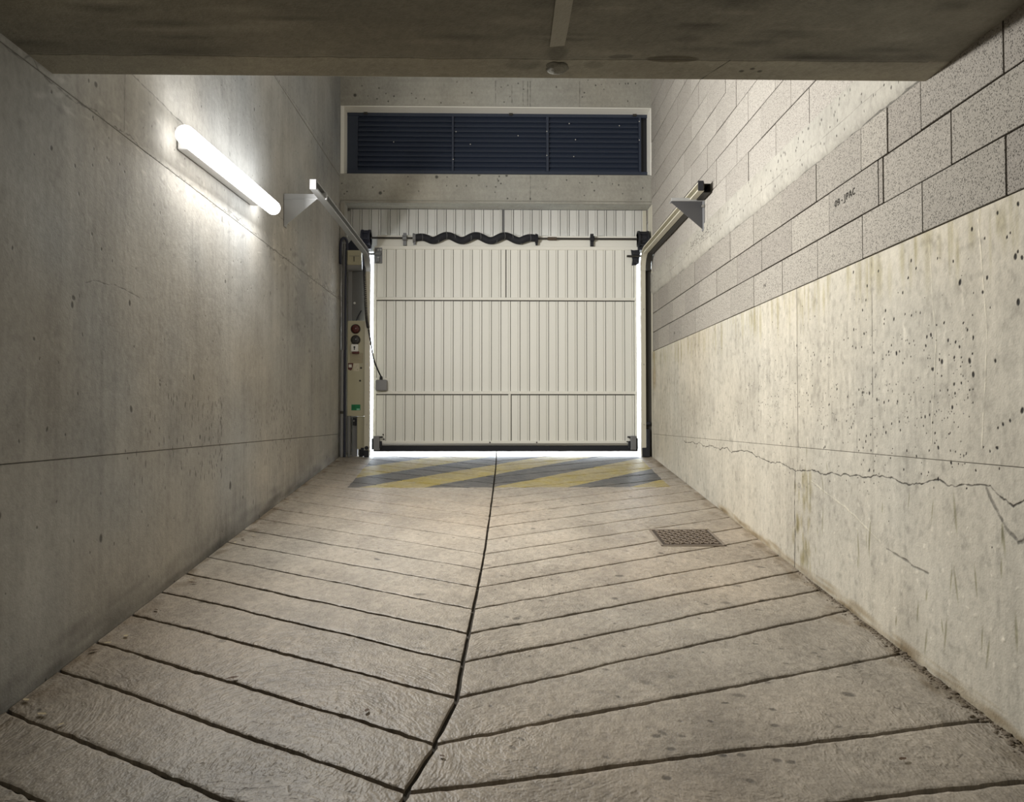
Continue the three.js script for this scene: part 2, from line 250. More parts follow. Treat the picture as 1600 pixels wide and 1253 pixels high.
// --- soffit over the camera
const soffS = new Surface(1024, 640, -1.8, 3.6, 5.3, 2.0);
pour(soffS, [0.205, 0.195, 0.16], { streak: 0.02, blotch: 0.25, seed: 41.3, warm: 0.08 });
{
  const r = mulberry(7);
  soffS.each((x, z, o) => {
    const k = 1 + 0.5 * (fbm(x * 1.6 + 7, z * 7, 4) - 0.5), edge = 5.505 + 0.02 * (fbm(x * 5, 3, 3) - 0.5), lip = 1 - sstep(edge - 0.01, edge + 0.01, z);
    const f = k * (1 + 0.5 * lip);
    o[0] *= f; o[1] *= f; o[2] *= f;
    if (Math.abs(z - edge) < 0.005 && x < 1.6) { o[0] *= 0.75; o[1] *= 0.75; o[2] *= 0.75; o[3] -= 0.2; }
  });
  for (let i = 0; i < 60; i++) soffS.spot(-1.7 + 3.4 * r(), 5.53 + 1 * r() * r(), 0.06 + 0.2 * r(), 0.015 + 0.05 * r(), r() < 0.6 ? 0.72 : 1.2, 0, 0.1);
  soffS.spot(0.645, 5.512, 0.105, 0.028, [0.5, 0.47, 0.42], 0, 0.85); soffS.spot(0.452, 5.528, 0.05, 0.018, [0.6, 0.6, 0.6], 0, 0.8, 0.1);
  soffS.spot(0.1, 5.46, 0.09, 0.06, 0.75, 0, 0.5); soffS.spot(0.36, 5.46, 0.05, 0.04, 0.75, 0, 0.5); soffS.spot(0.215, 5.55, 0.05, 0.07, 0.65, 0, 0.5);
  soffS.line([[0.86, 5.51], [0.79, 5.34]], 0.003, 0.3, -0.4, 0.004);
  for (const [x, z] of [[0.93, 5.42], [0.965, 5.44], [1.0, 5.42]]) soffS.spot(x, z, 0.012, 0.012, 0.35, -0.2);
}
// --- concrete block: coarse porous aggregate
function blockTextures() {
  const N = 1024, M = 512, C = new Uint8Array(N * M * 4), B = new Uint8Array(N * M * 4), r = mulberry(901);
  const h = new Float32Array(N * M), tone = new Float32Array(N * M).fill(1);
  for (let k = 0; k < N * M; k++) h[k] = 0.5;
  // grains about 3-7 mm across (tile = 1.0 x 0.5 m)
  for (let g = 0; g < 26000; g++) {
    const x = r() * N, y = r() * M, R = 1.6 + 2.6 * r() * r(), up = r(), t = up < 0.22 ? 0.5 + 0.3 * r() : 0.85 + 0.35 * r(), dh = up < 0.22 ? -0.42 : 0.16 * r();
    for (let j = Math.floor(y - R); j <= y + R; j++) for (let i = Math.floor(x - R); i <= x + R; i++) { const d = Math.hypot(i - x, j - y) / R; if (d > 1) continue; const k = ((j + M) % M) * N + (i + N) % N, q = 1 - d * d; tone[k] = lerp(tone[k], t, q * 0.85); h[k] = lerp(h[k], 0.5 + dh, q); }
  }
  for (let k = 0; k < N * M; k++) { const t = tone[k] * (0.94 + 0.12 * r()); for (let q = 0; q < 3; q++) C[4 * k + q] = clamp(214 * Math.pow(t, 1.0) * [1, 0.99, 0.975][q], 0, 255); C[4 * k + 3] = 255; B[4 * k] = B[4 * k + 1] = B[4 * k + 2] = 255 * clamp(h[k]); B[4 * k + 3] = 255; }
  const map = dataTex(C, N, M, true), bumpMap = dataTex(B, N, M, false);
  for (const t of [map, bumpMap]) t.repeat.set(1, 2);
  return { map, bumpMap };
}
const blockT = blockTextures();

// ---------------------------------------------------------------- materials
const std = (o) => new THREE.MeshStandardMaterial(o);
const rgb = (r, g, b) => new THREE.Color().setRGB(r, g, b);
const concrete = (t, extra = {}) => std({ ...t, roughness: 0.92, normalMap: concreteGrain, bumpScale: 0.012, ...extra });
const rightT = rightS.textures();
const M = {
  left: concrete(leftS.textures(), { roughness: 0.75, bumpScale: 0.0045, normalScale: new THREE.Vector2(0.45, 0.45) }), right: concrete(rightT), back: concrete(backS.textures()),
  floor: concrete(floorS.textures(), { roughness: 0.52, bumpScale: 0.012 }), soffit: concrete(soffS.textures()),
  plainConcrete: std({ color: rgb(0.33, 0.315, 0.28), roughness: 0.95, normalMap: concreteGrain }),
  paleConcrete: std({ color: rgb(0.60, 0.58, 0.52), roughness: 0.95, normalMap: concreteGrain }),
  whiteReveal: std({ color: rgb(0.87, 0.855, 0.79), roughness: 0.9 }),
  band: concrete(bandS.textures()),
  mortar: std({ color: rgb(0.16, 0.145, 0.12), roughness: 1, normalMap: concreteGrain }),
  dirt: std({ color: rgb(0.05, 0.043, 0.034), roughness: 1, normalMap: concreteGrain }),
  ceiling: std({ color: rgb(0.40, 0.39, 0.365), roughness: 0.95 }),
  outside: std({ color: rgb(0.5, 0.5, 0.48), roughness: 0.95 }),
  cream: std({ color: rgb(0.80, 0.79, 0.725), roughness: 0.42 }),
  creamRail: std({ color: rgb(0.58, 0.55, 0.45), roughness: 0.45 }),
  panelWhite: std({ color: rgb(0.57, 0.565, 0.53), roughness: 0.55 }),
  panelOld: [[0.62, 0.615, 0.585], [0.57, 0.565, 0.535], [0.65, 0.645, 0.615]].map((c) => std({ color: rgb(...c), roughness: 0.6 })),
  plank: [[0.80, 0.795, 0.74], [0.785, 0.78, 0.725], [0.815, 0.81, 0.755]].map((c) => std({ color: rgb(...c), roughness: 0.42 })),
  black: std({ color: rgb(0.012, 0.013, 0.018), roughness: 0.6 }), rubber: std({ color: rgb(0.010, 0.011, 0.016), roughness: 0.75 }),
  darkBlue: std({ color: rgb(0.020, 0.023, 0.045), roughness: 0.5 }), navy: std({ color: rgb(0.030, 0.040, 0.066), roughness: 0.42 }),
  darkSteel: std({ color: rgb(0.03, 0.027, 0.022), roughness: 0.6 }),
  galvanised: std({ color: rgb(0.46, 0.47, 0.48), roughness: 0.45, metalness: 0.6 }),
  bracketSteel: std({ color: rgb(0.085, 0.085, 0.09), roughness: 0.5, metalness: 0.3 }),
  greyMetal: std({ color: rgb(0.20, 0.205, 0.215), roughness: 0.5, metalness: 0.3 }),
  steel: std({ color: rgb(0.45, 0.45, 0.44), roughness: 0.3, metalness: 0.9 }),
  rust: std({ color: rgb(0.10, 0.075, 0.055), roughness: 0.65, metalness: 0.4 }),
  greyPlastic: std({ color: rgb(0.24, 0.24, 0.245), roughness: 0.5 }), greyPanel: std({ color: rgb(0.15, 0.15, 0.15), roughness: 0.55 }),
  cabinet: std({ color: rgb(0.47, 0.44, 0.31), roughness: 0.45 }), redLens: std({ color: rgb(0.085, 0.018, 0.016), roughness: 0.18 }),
  darkLens: std({ color: rgb(0.05, 0.05, 0.05), roughness: 0.12 }), whitePlastic: std({ color: rgb(0.8, 0.8, 0.78), roughness: 0.35 }),
  darkRed: std({ color: rgb(0.10, 0.02, 0.018), roughness: 0.5 }), paper: std({ color: rgb(0.56, 0.52, 0.42), roughness: 0.8 }), white: std({ color: rgb(0.72, 0.70, 0.64), roughness: 0.7 }),
  green: std({ color: rgb(0.012, 0.20, 0.10), roughness: 0.5 }), lampHousing: std({ color: rgb(0.6, 0.6, 0.6), roughness: 0.5 }),
  lampGlow: std({ color: rgb(0.9, 0.9, 0.9), emissive: LAMP_COLOR.clone(), emissiveIntensity: 1.5, roughness: 0.4 }),
  wornIron: std({ color: rgb(0.26, 0.21, 0.165), roughness: 0.5, metalness: 0.4 }), castIron: std({ color: rgb(0.075, 0.055, 0.042), roughness: 0.55, metalness: 0.5 }), ironFrame: std({ color: rgb(0.24, 0.20, 0.16), roughness: 0.6, metalness: 0.3 }),
  leafPale: std({ color: rgb(0.60, 0.51, 0.33), roughness: 0.8, side: THREE.DoubleSide }), leafBrown: std({ color: rgb(0.10, 0.06, 0.035), roughness: 0.8, side: THREE.DoubleSide }),
  plaster: std({ color: rgb(0.34, 0.33, 0.285), roughness: 0.95, normalMap: concreteGrain }),
};
const blockTints = [[0.46, 0.435, 0.393], [0.43, 0.407, 0.37], [0.49, 0.465, 0.42], [0.45, 0.427, 0.384], [0.415, 0.39, 0.355]];
const blockMats = blockTints.map((c) => std({ ...blockT, color: rgb(...c), roughness: 1, bumpScale: 0.007 }));
const washMats = [[0.575, 0.55, 0.512], [0.55, 0.525, 0.488], [0.60, 0.575, 0.535], [0.53, 0.505, 0.468]].map((c) => std({ ...blockT, color: rgb(...c), roughness: 1, bumpScale: 0.004 }));

// ---------------------------------------------------------------- the setting
const CEIL = 4.45, BEAM_Z = 5.34, SOFF_Y = 1.73, END_Z = 11.2;
// high ceiling over the gate, the low slab over the camera and the beam face between them
{ const g = structure('ceiling'); part('slab', box(XL - 0.3, XR + 0.3, CEIL, CEIL + 0.25, -0.6, BEAM_Z + 0.4, 0), M.ceiling, g); }
{
  const g = structure('ceiling_low');
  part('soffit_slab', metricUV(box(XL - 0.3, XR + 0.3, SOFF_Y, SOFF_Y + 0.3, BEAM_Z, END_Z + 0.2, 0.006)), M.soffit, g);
  part('beam_face', metricUV(box(XL - 0.3, XR + 0.3, SOFF_Y + 0.3, CEIL, BEAM_Z + 0.001, BEAM_Z + 0.3, 0)), M.plainConcrete, g);
  // pale plaster strip left over on the slab, ending in a rough patch
  const s = new THREE.Shape([[0.186, 5.60], [0.238, 5.612], [0.240, 5.75], [0.236, 6.6], [0.176, 6.6], [0.184, 5.9]].map((p) => new THREE.Vector2(...p)));
  part('plaster_strip', new THREE.ExtrudeGeometry(s, { depth: 0.004, bevelEnabled: false }).rotateX(Math.PI / 2).translate(0, SOFF_Y + 0.001, 0), M.plaster, g);
  const lump = new THREE.SphereGeometry(1, 20, 12); const p = lump.attributes.position;
  for (let i = 0; i < p.count; i++) { const k = 0.75 + 0.5 * fbm(p.getX(i) * 2.2 + 5, p.getZ(i) * 2.2 + p.getY(i), 3); p.setXYZ(i, p.getX(i) * 0.045 * k, p.getY(i) * 0.012 * k, p.getZ(i) * 0.05 * k); }
  lump.computeVertexNormals(); part('plaster_patch', lump.translate(0.225, SOFF_Y, 5.435), M.soffit, g);
}
// wall behind the camera
{ const g = structure('wall_front'); part('panel', box(XL - 0.3, XR + 0.3, -1.6, SOFF_Y + 0.2, END_Z, END_Z + 0.2, 0), M.plainConcrete, g); }
// left wall: casting lifts with open joints
{
  const g = structure('wall_left');
  part('backing', box(XL - 0.3, XL - 0.02, -1.8, CEIL, -0.6, END_Z, 0), M.mortar, g);
  for (const [y0, y1, proud] of [[-1.6, 0.2455, 0], [0.2472, 1.697, 0.001], [1.702, 3.035, -0.004], [3.040, CEIL, -0.002]]) part('panel', metricUV(box(XL - 0.1, XL + proud, y0, y1, -0.45, END_Z, 0.004)), M.left, g);
}
// right wall: poured base, blocks, poured band, blocks
{
  const g = structure('wall_right');
  part('backing', box(XR + 0.035, XR + 0.3, -1.8, CEIL, -0.6, END_Z, 0), M.mortar, g);
  for (const [z0, z1, y0, y1, proud] of [[-0.45, 1.304, -1.6, 0.2465, 0.001], [1.306, END_Z, -1.6, 0.2465, 0], [-0.45, 1.304, 0.2475, 1.138, 0.004], [1.306, 4.028, 0.2475, 1.138, 0.001], [4.030, END_Z, 0.2475, 1.138, 0]])
    part('panel', metricUV(box(XR - proud, XR + 0.1, y0, y1, z0, z1, 0.003)), M.right, g);
  // the poured band, its lower edge dragged over the blocks
  { const N = 130, pos = [], idx = [], Z0 = -0.45, Z1 = BEAM_Z;
    for (let i = 0; i <= N; i++) { const z = lerp(Z0, Z1, i / N), e = 1.755 + 0.022 * (fbm(z * 6, 2.2, 3) - 0.5) + 0.012 * (noise(z * 40, 7) - 0.5); const t = 1.992 + 0.004 * (noise(z * 9, 1) - 0.5); pos.push(XR + 0.03, e - 0.004, z, XR - 0.001, e, z, XR - 0.012, e + 0.05, z, XR - 0.010, e + 0.12, z, XR - 0.012, t - 0.004, z, XR + 0.03, t, z); if (i < N) for (let k = 0; k < 5; k++) { const a = i * 6 + k, b = a + 6; idx.push(a, a + 1, b, b, a + 1, b + 1); } }
    const b = new THREE.BufferGeometry(); b.setAttribute('position', new THREE.Float32BufferAttribute(pos, 3)); b.setIndex(idx); b.computeVertexNormals(); metricUV(b);
    part('band', b, M.band, g).material.side = THREE.DoubleSide; }
  const geos = {};
  const blockGeo = (len, v) => geos[len.toFixed(3) + v] ??= metricUV(box(0, 0.06, 0, 0.199, 0, len, 0.003), 0.37 * v + 0.11, 0.13 * v);
  const rb = mulberry(444);
  function block(y, z0, z1, wash) {
    const m = part('block', blockGeo(z1 - z0 - 0.006, Math.floor(rb() * 5)), wash ? washMats[Math.floor(rb() * washMats.length)] : blockMats[Math.floor(rb() * blockMats.length)], g);
    m.position.set(XR + (rb() - 0.5) * 0.004, y + 0.003 + (rb() - 0.5) * 0.002, z0 + 0.003); return m;
  }
  const stampAt = [];
  function course(y, joint, wash, zmax, special) {
    let z = joint; while (z > -0.45) z -= 0.5;
    for (; z < zmax; z += 0.5) { if (special && Math.abs(z - special[0]) < 0.25) { for (let i = 0; i + 1 < special.length; i++) block(y, special[i], special[i + 1], wash); z = special[special.length - 1] - 0.5; continue; } const b = block(y, Math.max(z, -0.45), Math.min(z + 0.5, zmax), wash); if (!wash) stampAt.push([b, y, z]); }
  }
  course(1.140, 5.31, false, 7.3);
  course(1.345, 4.46, false, 7.3, [4.46, 4.965, 5.005]);
  course(1.550, 5.306, false, 7.3, [4.806, 5.046, 5.306]);
  for (let k = 0; k < 12; k++) course(1.992 + 0.205 * k, k % 2 ? 3.97 : 4.22, true, BEAM_Z);
  // stencilled marks on three blocks
  const stencil = (text, w, h, alpha) => { const c = document.createElement('canvas'); c.width = 256; c.height = 96; const x = c.getContext('2d'); x.clearRect(0, 0, 256, 96); x.fillStyle = `rgba(38,34,30,${alpha})`; x.font = 'bold 66px sans-serif'; x.textAlign = 'center'; x.textBaseline = 'middle'; x.fillText(text, 128, 48, 246); const t = new THREE.CanvasTexture(c); t.colorSpace = THREE.SRGBColorSpace; return [new THREE.PlaneGeometry(w, h).rotateY(-Math.PI / 2), std({ map: t, transparent: true, roughness: 1 })]; };
  for (const [text, z, y, w, h, al, tilt] of [['09 - JPAC', 4.64, 1.475, 0.23, 0.066, 0.9, 0.02], ['JPAC', 3.52, 1.246, 0.085, 0.045, 0.6, 0], ['JPAC', 1.05, 1.225, 0.09, 0.05, 0.6, 0]]) {
    const host = stampAt.find(([b, by, bz]) => z > bz && z < bz + 0.5 && y > by && y < by + 0.2)?.[0] ?? g.children.find((b) => b.name.startsWith('block') && b.position.y < y && b.position.y > y - 0.2 && b.position.z < z && b.position.z > z - 0.5);
    if (!host) continue;
    const [pg, pm] = stencil(text, w, h, al), m = part('stencil_mark', pg, pm, host); m.position.set(-0.0012, y - host.position.y, z - host.position.z); m.rotation.x = -tilt; m.userData.label = 'dark stencilled letters on the block face';
  }
}
// back wall: upper beam, beam over the gate, jambs, piers
{
  const g = structure('wall_back');
  part('upper_beam', metricUV(box(XL - 0.05, XR + 0.05, 3.815, CEIL, -0.5, 0, 0.006)), M.back, g);
  part('middle_beam', metricUV(box(XL - 0.05, XR + 0.05, 2.782, 3.075, -0.5, 0, 0.008)), M.back, g);
  part('reveal', box(XL, XR + 0.02, 3.808, 3.816, -0.18, -0.002, 0.001), M.whiteReveal, g);
  part('beam_step', metricUV(box(XL - 0.02, XR + 0.02, 2.758, 2.79, -0.262, -0.02, 0.004)), M.back, g);
  part('pier', metricUV(box(XL - 0.05, -1.47, -0.2, 2.275, -0.5, -0.16, 0.006)), M.plainConcrete, g);
  part('pier', metricUV(box(1.665, XR + 0.05, -0.2, 2.275, -0.5, -0.16, 0.006)), M.plainConcrete, g);
}
{ const a = structure('trim_1'); part('jamb_left', metricUV(box(XL, -1.665, 3.07, 3.808, -0.2, 0.002, 0.005)), M.whiteReveal, a); }
{ const a = structure('trim_2'); part('jamb_right', metricUV(box(1.672, XR + 0.02, 3.07, 3.808, -0.2, 0.002, 0.005)), M.whiteReveal, a); }
{ const a = structure('trim_3'); part('jamb_post', metricUV(box(1.676, 1.69, -0.03, 2.74, -0.16, 0.03, 0.004)), M.creamRail, a); }
{ const a = structure('trim_4'); part('jamb_post', metricUV(box(XL, -1.655, 2.36, 2.76, -0.16, 0.0, 0.004)), M.plainConcrete, a); }

// ---- floor: a bed with the brushed slabs between the drainage grooves lying on it
const floorY = (z) => -SLOPE * z;
{
  const g = structure('floor');
  const bed = new THREE.BufferGeometry(); const z0 = -0.5, z1 = END_Z + 0.1, x0 = XL - 0.1, x1 = XR + 0.1, d = 0.018;
  { const b = new THREE.BoxGeometry(x1 - x0, 0.2, z1 - z0).translate((x0 + x1) / 2, -0.1 - d, (z0 + z1) / 2), p = b.attributes.position; for (let i = 0; i < p.count; i++) p.setY(i, p.getY(i) + floorY(p.getZ(i))); b.computeVertexNormals(); part('bed', b, M.dirt, g); }
  const zc = [6.60, 6.345, 6.073, 5.815, 5.508, 5.203, 4.908, 4.604, 4.288, 3.98, 3.675, 3.36, 3.04, 2.72, 2.415, 2.11, 1.80, 1.49, 1.18, 0.88, 0.58, 0.28, -0.02, -0.32, -0.62];
  const mid = [[-2, 0.0], [0.5, -0.013], [1.9, -0.037], [3.6, -0.075], [4.6, -0.113], [5.2, -0.137], [5.52, -0.146], [5.8, -0.195], [6.07, -0.258], [6.35, -0.33], [6.6, -0.40], [7.5, -0.6]];
  const midX = (z) => { for (let i = 1; i < mid.length; i++) if (z <= mid[i][0]) return lerp(mid[i - 1][1], mid[i][1], (z - mid[i - 1][0]) / (mid[i][0] - mid[i - 1][0])); return -0.6; };
  const slopeOf = (side, k) => side < 0 ? [0.565, 0.56, 0.57, 0.56, 0.55][k] ?? 0.555 : [0.15, 0.16, 0.20, 0.36, 0.475, 0.475, 0.48, 0.49][k] ?? 0.52;
  const wob = (x, z, k) => (fbm(x * 5 + k * 7.7, k * 3.1 + 0.5, 3) - 0.5) * 0.022, rough = (x, k) => (fbm(x * 38 + k * 13.7, k * 5.3, 2) - 0.5) * 0.011;
  for (const side of [-1, 1]) for (let k = -1; k + 1 < zc.length; k++) {
    // groove k is nearer the camera (larger z), groove k+1 farther
    const zn = k < 0 ? 7.6 : zc[k], zf = zc[k + 1], sn = slopeOf(side, Math.max(k, 0)), sf = slopeOf(side, k + 1), xw = side < 0 ? XL + 0.004 : XR - 0.004;
    const gw = (kk) => kk > 12 ? 0.0065 : kk > 9 ? 0.0070 : kk > 6 ? 0.0082 : 0.0102;
    const cols = k < 9 ? 130 : 50, rows = [[0, 0, -0.03], [0, 0, -0.0025], [0, 0.004, -0.0006], [0, 0.014, 0], [0.25, 0, 0], [0.5, 0, 0], [0.75, 0, 0], [1, -0.014, 0], [1, -0.004, -0.0006], [1, 0, -0.0025], [1, 0, -0.03]];
    const pos = [], idx = [], uv = [];
    for (let i = -1; i <= cols + 1; i++) {
      const ii = clamp(i, 0, cols), a = i <= 0 ? 0 : i >= cols ? 1 : ii / cols;
      for (const [b, db, dy] of rows) {
        const X = (zz) => { const m = midX(zz) + side * (zz > 4.4 ? 0.0095 : 0.007); return m + (xw - m) * a; };
        const far = Math.max(zf - sf * Math.abs(X(zf) - midX(zf)), -0.45), near = Math.max(zn - sn * Math.abs(X(zn) - midX(zn)), -0.45);
        const ef = far + gw(k + 1) * (0.7 + 0.6 * noise(X(zf) * 6, k * 5.1)) + wob(X(zf), zf, k + 1) + rough(X(zf), k + 1), en = near - gw(k) * (0.7 + 0.6 * noise(X(zn) * 6 + 31, k * 5.1)) + wob(X(zn), zn, k) + rough(X(zn), k + 50);
        // at the near side the grooves bow slightly, as brushed in by hand
        let z = lerp(ef, Math.max(en, ef), b) + (en - ef > 0.06 ? db : 0), x = lerp(X(zf), X(zn), b) + 0.004 * (noise(z * 30, side * 9) - 0.5) * (a < 0.02 ? 1 : 0);
        const endDrop = (i < 0 || i > cols) ? -0.03 : (i === 0 && a === 0) ? -0.003 : 0;
        const relief = 0.0035 * (fbm(x * 4 + 11, z * 4, 3) - 0.5) + 0.0012 * (fbm(x * 18, z * 18 + 5, 2) - 0.5);
        const y = floorY(z) + Math.min(dy, endDrop) + (dy > -0.02 ? relief : 0);
        pos.push(x, y, z); uv.push(x, z);
      }
    }
    const R = rows.length; for (let i = 0; i < cols + 2; i++) for (let j = 0; j + 1 < R; j++) { const p = i * R + j, q = p + R; if (side > 0) idx.push(p, p + 1, q, q, p + 1, q + 1); else idx.push(p, q, p + 1, q, q + 1, p + 1); }
    const s = new THREE.BufferGeometry(); s.setAttribute('position', new THREE.Float32BufferAttribute(pos, 3)); s.setAttribute('uv', new THREE.Float32BufferAttribute(uv, 2)); s.setIndex(idx);
    const zs = pos.filter((_, i) => i % 3 === 2); if (Math.max(...zs) < -0.40) continue;
    part('slab', toCreasedNormals(s, 0.65), M.floor, g);
  }
  // the rest of the ramp, behind the camera
  const rest = new THREE.PlaneGeometry(XR - XL, END_Z - 7.2, 1, 1).rotateX(-Math.PI / 2).translate((XL + XR) / 2, 0, (END_Z + 7.2) / 2), rp = rest.attributes.position; for (let i = 0; i < rp.count; i++) rp.setY(i, floorY(rp.getZ(i)) - 0.004); rest.computeVertexNormals(); metricUV(rest);
  part('slab', rest, M.floor, g);
}
// the drive outside the gate
{ const g = structure('driveway'); const b = new THREE.BoxGeometry(9, 0.3, 12).translate(0, -0.15 - 0.004, -6.5), p = b.attributes.position; for (let i = 0; i < p.count; i++) p.setY(i, p.getY(i) + floorY(p.getZ(i)) * (p.getZ(i) < -3 ? 0.5 : 1)); b.computeVertexNormals(); part('pavement', b, M.outside, g); }

// ---------------------------------------------------------------- the light on the left wall
{
  const g = thing('wall_light', 'long white glowing strip light mounted on the left concrete wall', 'light', [XL, 1.885, 3.60]);
  g.rotation.x = Math.atan2(0.056, 1.634);           // the far end sits a little higher
  const L = 1.635, R = 0.050, CX = 0.108;
  part('housing', box(0.002, 0.070, -0.026, 0.026, -L / 2 + 0.2, L / 2 - 0.2, 0.008), M.lampHousing, g);
  const lens = new THREE.CapsuleGeometry(R, L - 2 * R, 8, 24).rotateX(Math.PI / 2).scale(1, 1, 1).translate(CX, 0, 0);
  part('lamp_diffuser', lens, M.lampGlow, g);
  for (const e of [-1, 1]) part('end_clip', box(0.03, 0.088, -0.028, 0.028, e * (L / 2 - 0.35) - 0.012, e * (L / 2 - 0.35) + 0.012, 0.005), M.lampHousing, g);
  for (const [a, k] of [[0, 1], [60, 0.065], [-60, 0.10]]) {
    const l = new THREE.RectAreaLight(LAMP_COLOR, LAMP_POWER * k, L - 0.1, 0.06), t = a * Math.PI / 180;
    l.name = 'wall_light_glow'; const n = new THREE.Vector3(Math.cos(t), Math.sin(t), 0);
    l.position.set(CX + n.x * (R + 0.004), n.y * (R + 0.004), 0);
    const Z = n.clone().negate(), X = new THREE.Vector3(0, 0, 1), Y = new THREE.Vector3().crossVectors(Z, X);   // the lamp shines along its own -z, its width lies along the wall
    l.quaternion.setFromRotationMatrix(new THREE.Matrix4().makeBasis(X, Y, Z)); g.add(l);
  }
}

// ---------------------------------------------------------------- the gate
// ribbed sheet-metal plank, x from 0 to w, front at z = 0
function plankGeo(w, h) {
  const k = w / 0.1045, P = [[0.0016, -0.014], [0.0016, -0.002], [0.0030, 0], [0.0765, 0], [0.0780, -0.008], [0.0815, -0.008], [0.0830, 0.004], [0.0985, 0.004], [0.1005, -0.003], [0.1018, -0.012], [0.1018, -0.014]];
  return new THREE.ExtrudeGeometry(new THREE.Shape(P.map(([x, z]) => new THREE.Vector2(x * k, -z))), { depth: h, bevelEnabled: false }).rotateX(-Math.PI / 2);
}
const PITCH = 0.1045;
{
  const g = thing('garage_door', 'wide cream ribbed metal garage door with two horizontal bars and black rubber foot', 'garage door', [0, 0, -0.09]);
  part('back_sheet', box(-1.345, 1.532, 0.115, 2.29, -0.045, -0.015, 0), M.greyPanel, g);  // added behind the planks to stop daylight leaking through
  const full = plankGeo(PITCH, 2.268 - 0.165);
  for (let i = 0; i < 27; i++) { const p = part('plank', full, M.plank[Math.floor(rnd() * 3)], g); p.position.set(-1.317 + PITCH * i, 0.165, 0); }
  part('top_rail', box(-1.34, 1.545, 2.266, 2.304, -0.03, 0.012), M.cream, g);
  part('bottom_rail', box(-1.29, 1.507, 0.143, 0.172, -0.03, 0.014), M.cream, g);
  part('crossbar', box(-1.329, 1.527, 1.709, 1.739, -0.002, 0.020), M.cream, g);
  part('crossbar', box(-1.325, 1.523, 0.680, 0.713, -0.002, 0.022), M.cream, g);
  for (const [y, x0, x1] of [[1.7085, -1.325, 1.523], [0.6795, -1.32, 1.52]]) part('bar_shadow_strip', box(x0, x1, y - 0.009, y, -0.002, 0.0055, 0.001), M.darkSteel, g);  // dark strips painting the shadow line under each crossbar
  part('side_frame', box(-1.353, -1.318, 0.12, 2.28, -0.03, 0.006), M.cream, g);
  part('side_frame', box(1.506, 1.534, 0.12, 2.28, -0.03, 0.006), M.cream, g);
  part('mullion', box(0.060, 0.090, 1.739, 2.266, -0.002, 0.016), M.cream, g);
  part('mullion', box(0.120, 0.148, 0.17, 0.68, -0.002, 0.016), M.cream, g);
  part('seam_strip', box(0.0905, 0.099, 1.739, 2.266, -0.002, 0.005, 0.001), M.darkSteel, g);
  part('seam_strip', box(0.1485, 0.156, 0.17, 0.68, -0.002, 0.005, 0.001), M.darkSteel, g);
  part('metal_strip', box(-1.288, 1.506, 0.119, 0.141, -0.03, 0.020), M.steel, g);
  part('rubber_seal', box(-1.345, 1.536, 0.057, 0.117, -0.03, 0.022, 0.01), M.rubber, g).userData.label = 'black rubber strip along the foot of the door';
  // corner fittings
  const hl = part('hinge_plate', box(-1.339, -1.258, 2.110, 2.282, 0.004, 0.016), M.greyMetal, g); hl.userData.label = 'grey metal corner plate with bolts';
  for (const [x, y] of [[-1.30, 2.255], [-1.272, 2.255], [-1.30, 2.17]]) part('bolt', cyl(0.011, 0.011, 0.014, 8).rotateX(Math.PI / 2).translate(x, y, 0.022), M.steel, hl);
  part('clamp', merge([box(-1.33, -1.265, 2.195, 2.222, 0.016, 0.05), box(-1.325, -1.283, 2.12, 2.165, 0.016, 0.045), cyl(0.013, 0.013, 0.12, 10).rotateZ(Math.PI / 2).translate(-1.36, 2.208, 0.035)]), M.greyMetal, hl);
  const hr = part('hinge_plate', extrude([[1.468, 2.27], [1.50, 2.262], [1.535, 2.268], [1.565, 2.262], [1.56, 2.12], [1.525, 2.10], [1.478, 2.098], [1.486, 2.16]], 0.014).translate(0, 0, 0.004), M.black, g); hr.userData.label = 'black metal corner plate';
  part('pin', cyl(0.012, 0.012, 0.16, 10).rotateZ(Math.PI / 2).translate(1.50, 2.195, 0.034), M.darkSteel, hr); part('clamp', merge([box(1.485, 1.565, 2.205, 2.235, 0.016, 0.055), box(1.50, 1.555, 2.12, 2.17, 0.016, 0.05)]), M.black, hr);
  for (const [x0, x1, m] of [[-1.337, -1.273, M.greyPlastic], [1.450, 1.512, M.greyMetal]]) {
    const r = part('roller_housing', box(x0, x1, 0.073, 0.226, 0.016, 0.075, 0.008), m, g), s = x0 < 0 ? 1 : -1, xi = x0 < 0 ? x1 : x0;
    part('clip', merge([box(xi - 0.004, xi + s * 0.03, 0.205, 0.222, 0.02, 0.05, 0.003), box(xi, xi + s * 0.022, 0.09, 0.17, 0.015, 0.05, 0.006), box(x0 < 0 ? x0 - 0.022 : x1, x0 < 0 ? x0 : x1 + 0.022, 0.08, 0.2, 0.012, 0.045, 0.004)]), M.black, r);
  }
  const jb = part('junction_box', box(-1.318, -1.192, 0.712, 0.835, 0.004, 0.07, 0.016), M.greyPlastic, g); jb.userData.label = 'small grey junction box';
  part('mounting_plate', box(-1.322, -1.172, 0.706, 0.855, 0.0, 0.008), M.cream, jb);
  part('gland', cyl(0.014, 0.018, 0.04, 12).translate(-1.262, 0.853, 0.035), M.black, jb);
  for (const [x, y] of [[-1.232, 0.19], [-0.08, 0.155], [0.43, 0.155], [1.42, 0.162], [-1.24, 0.24]]) part('screw', cyl(0.008, 0.008, 0.01, 8).rotateX(Math.PI / 2).translate(x, y, 0.014), M.darkSteel, g);
}
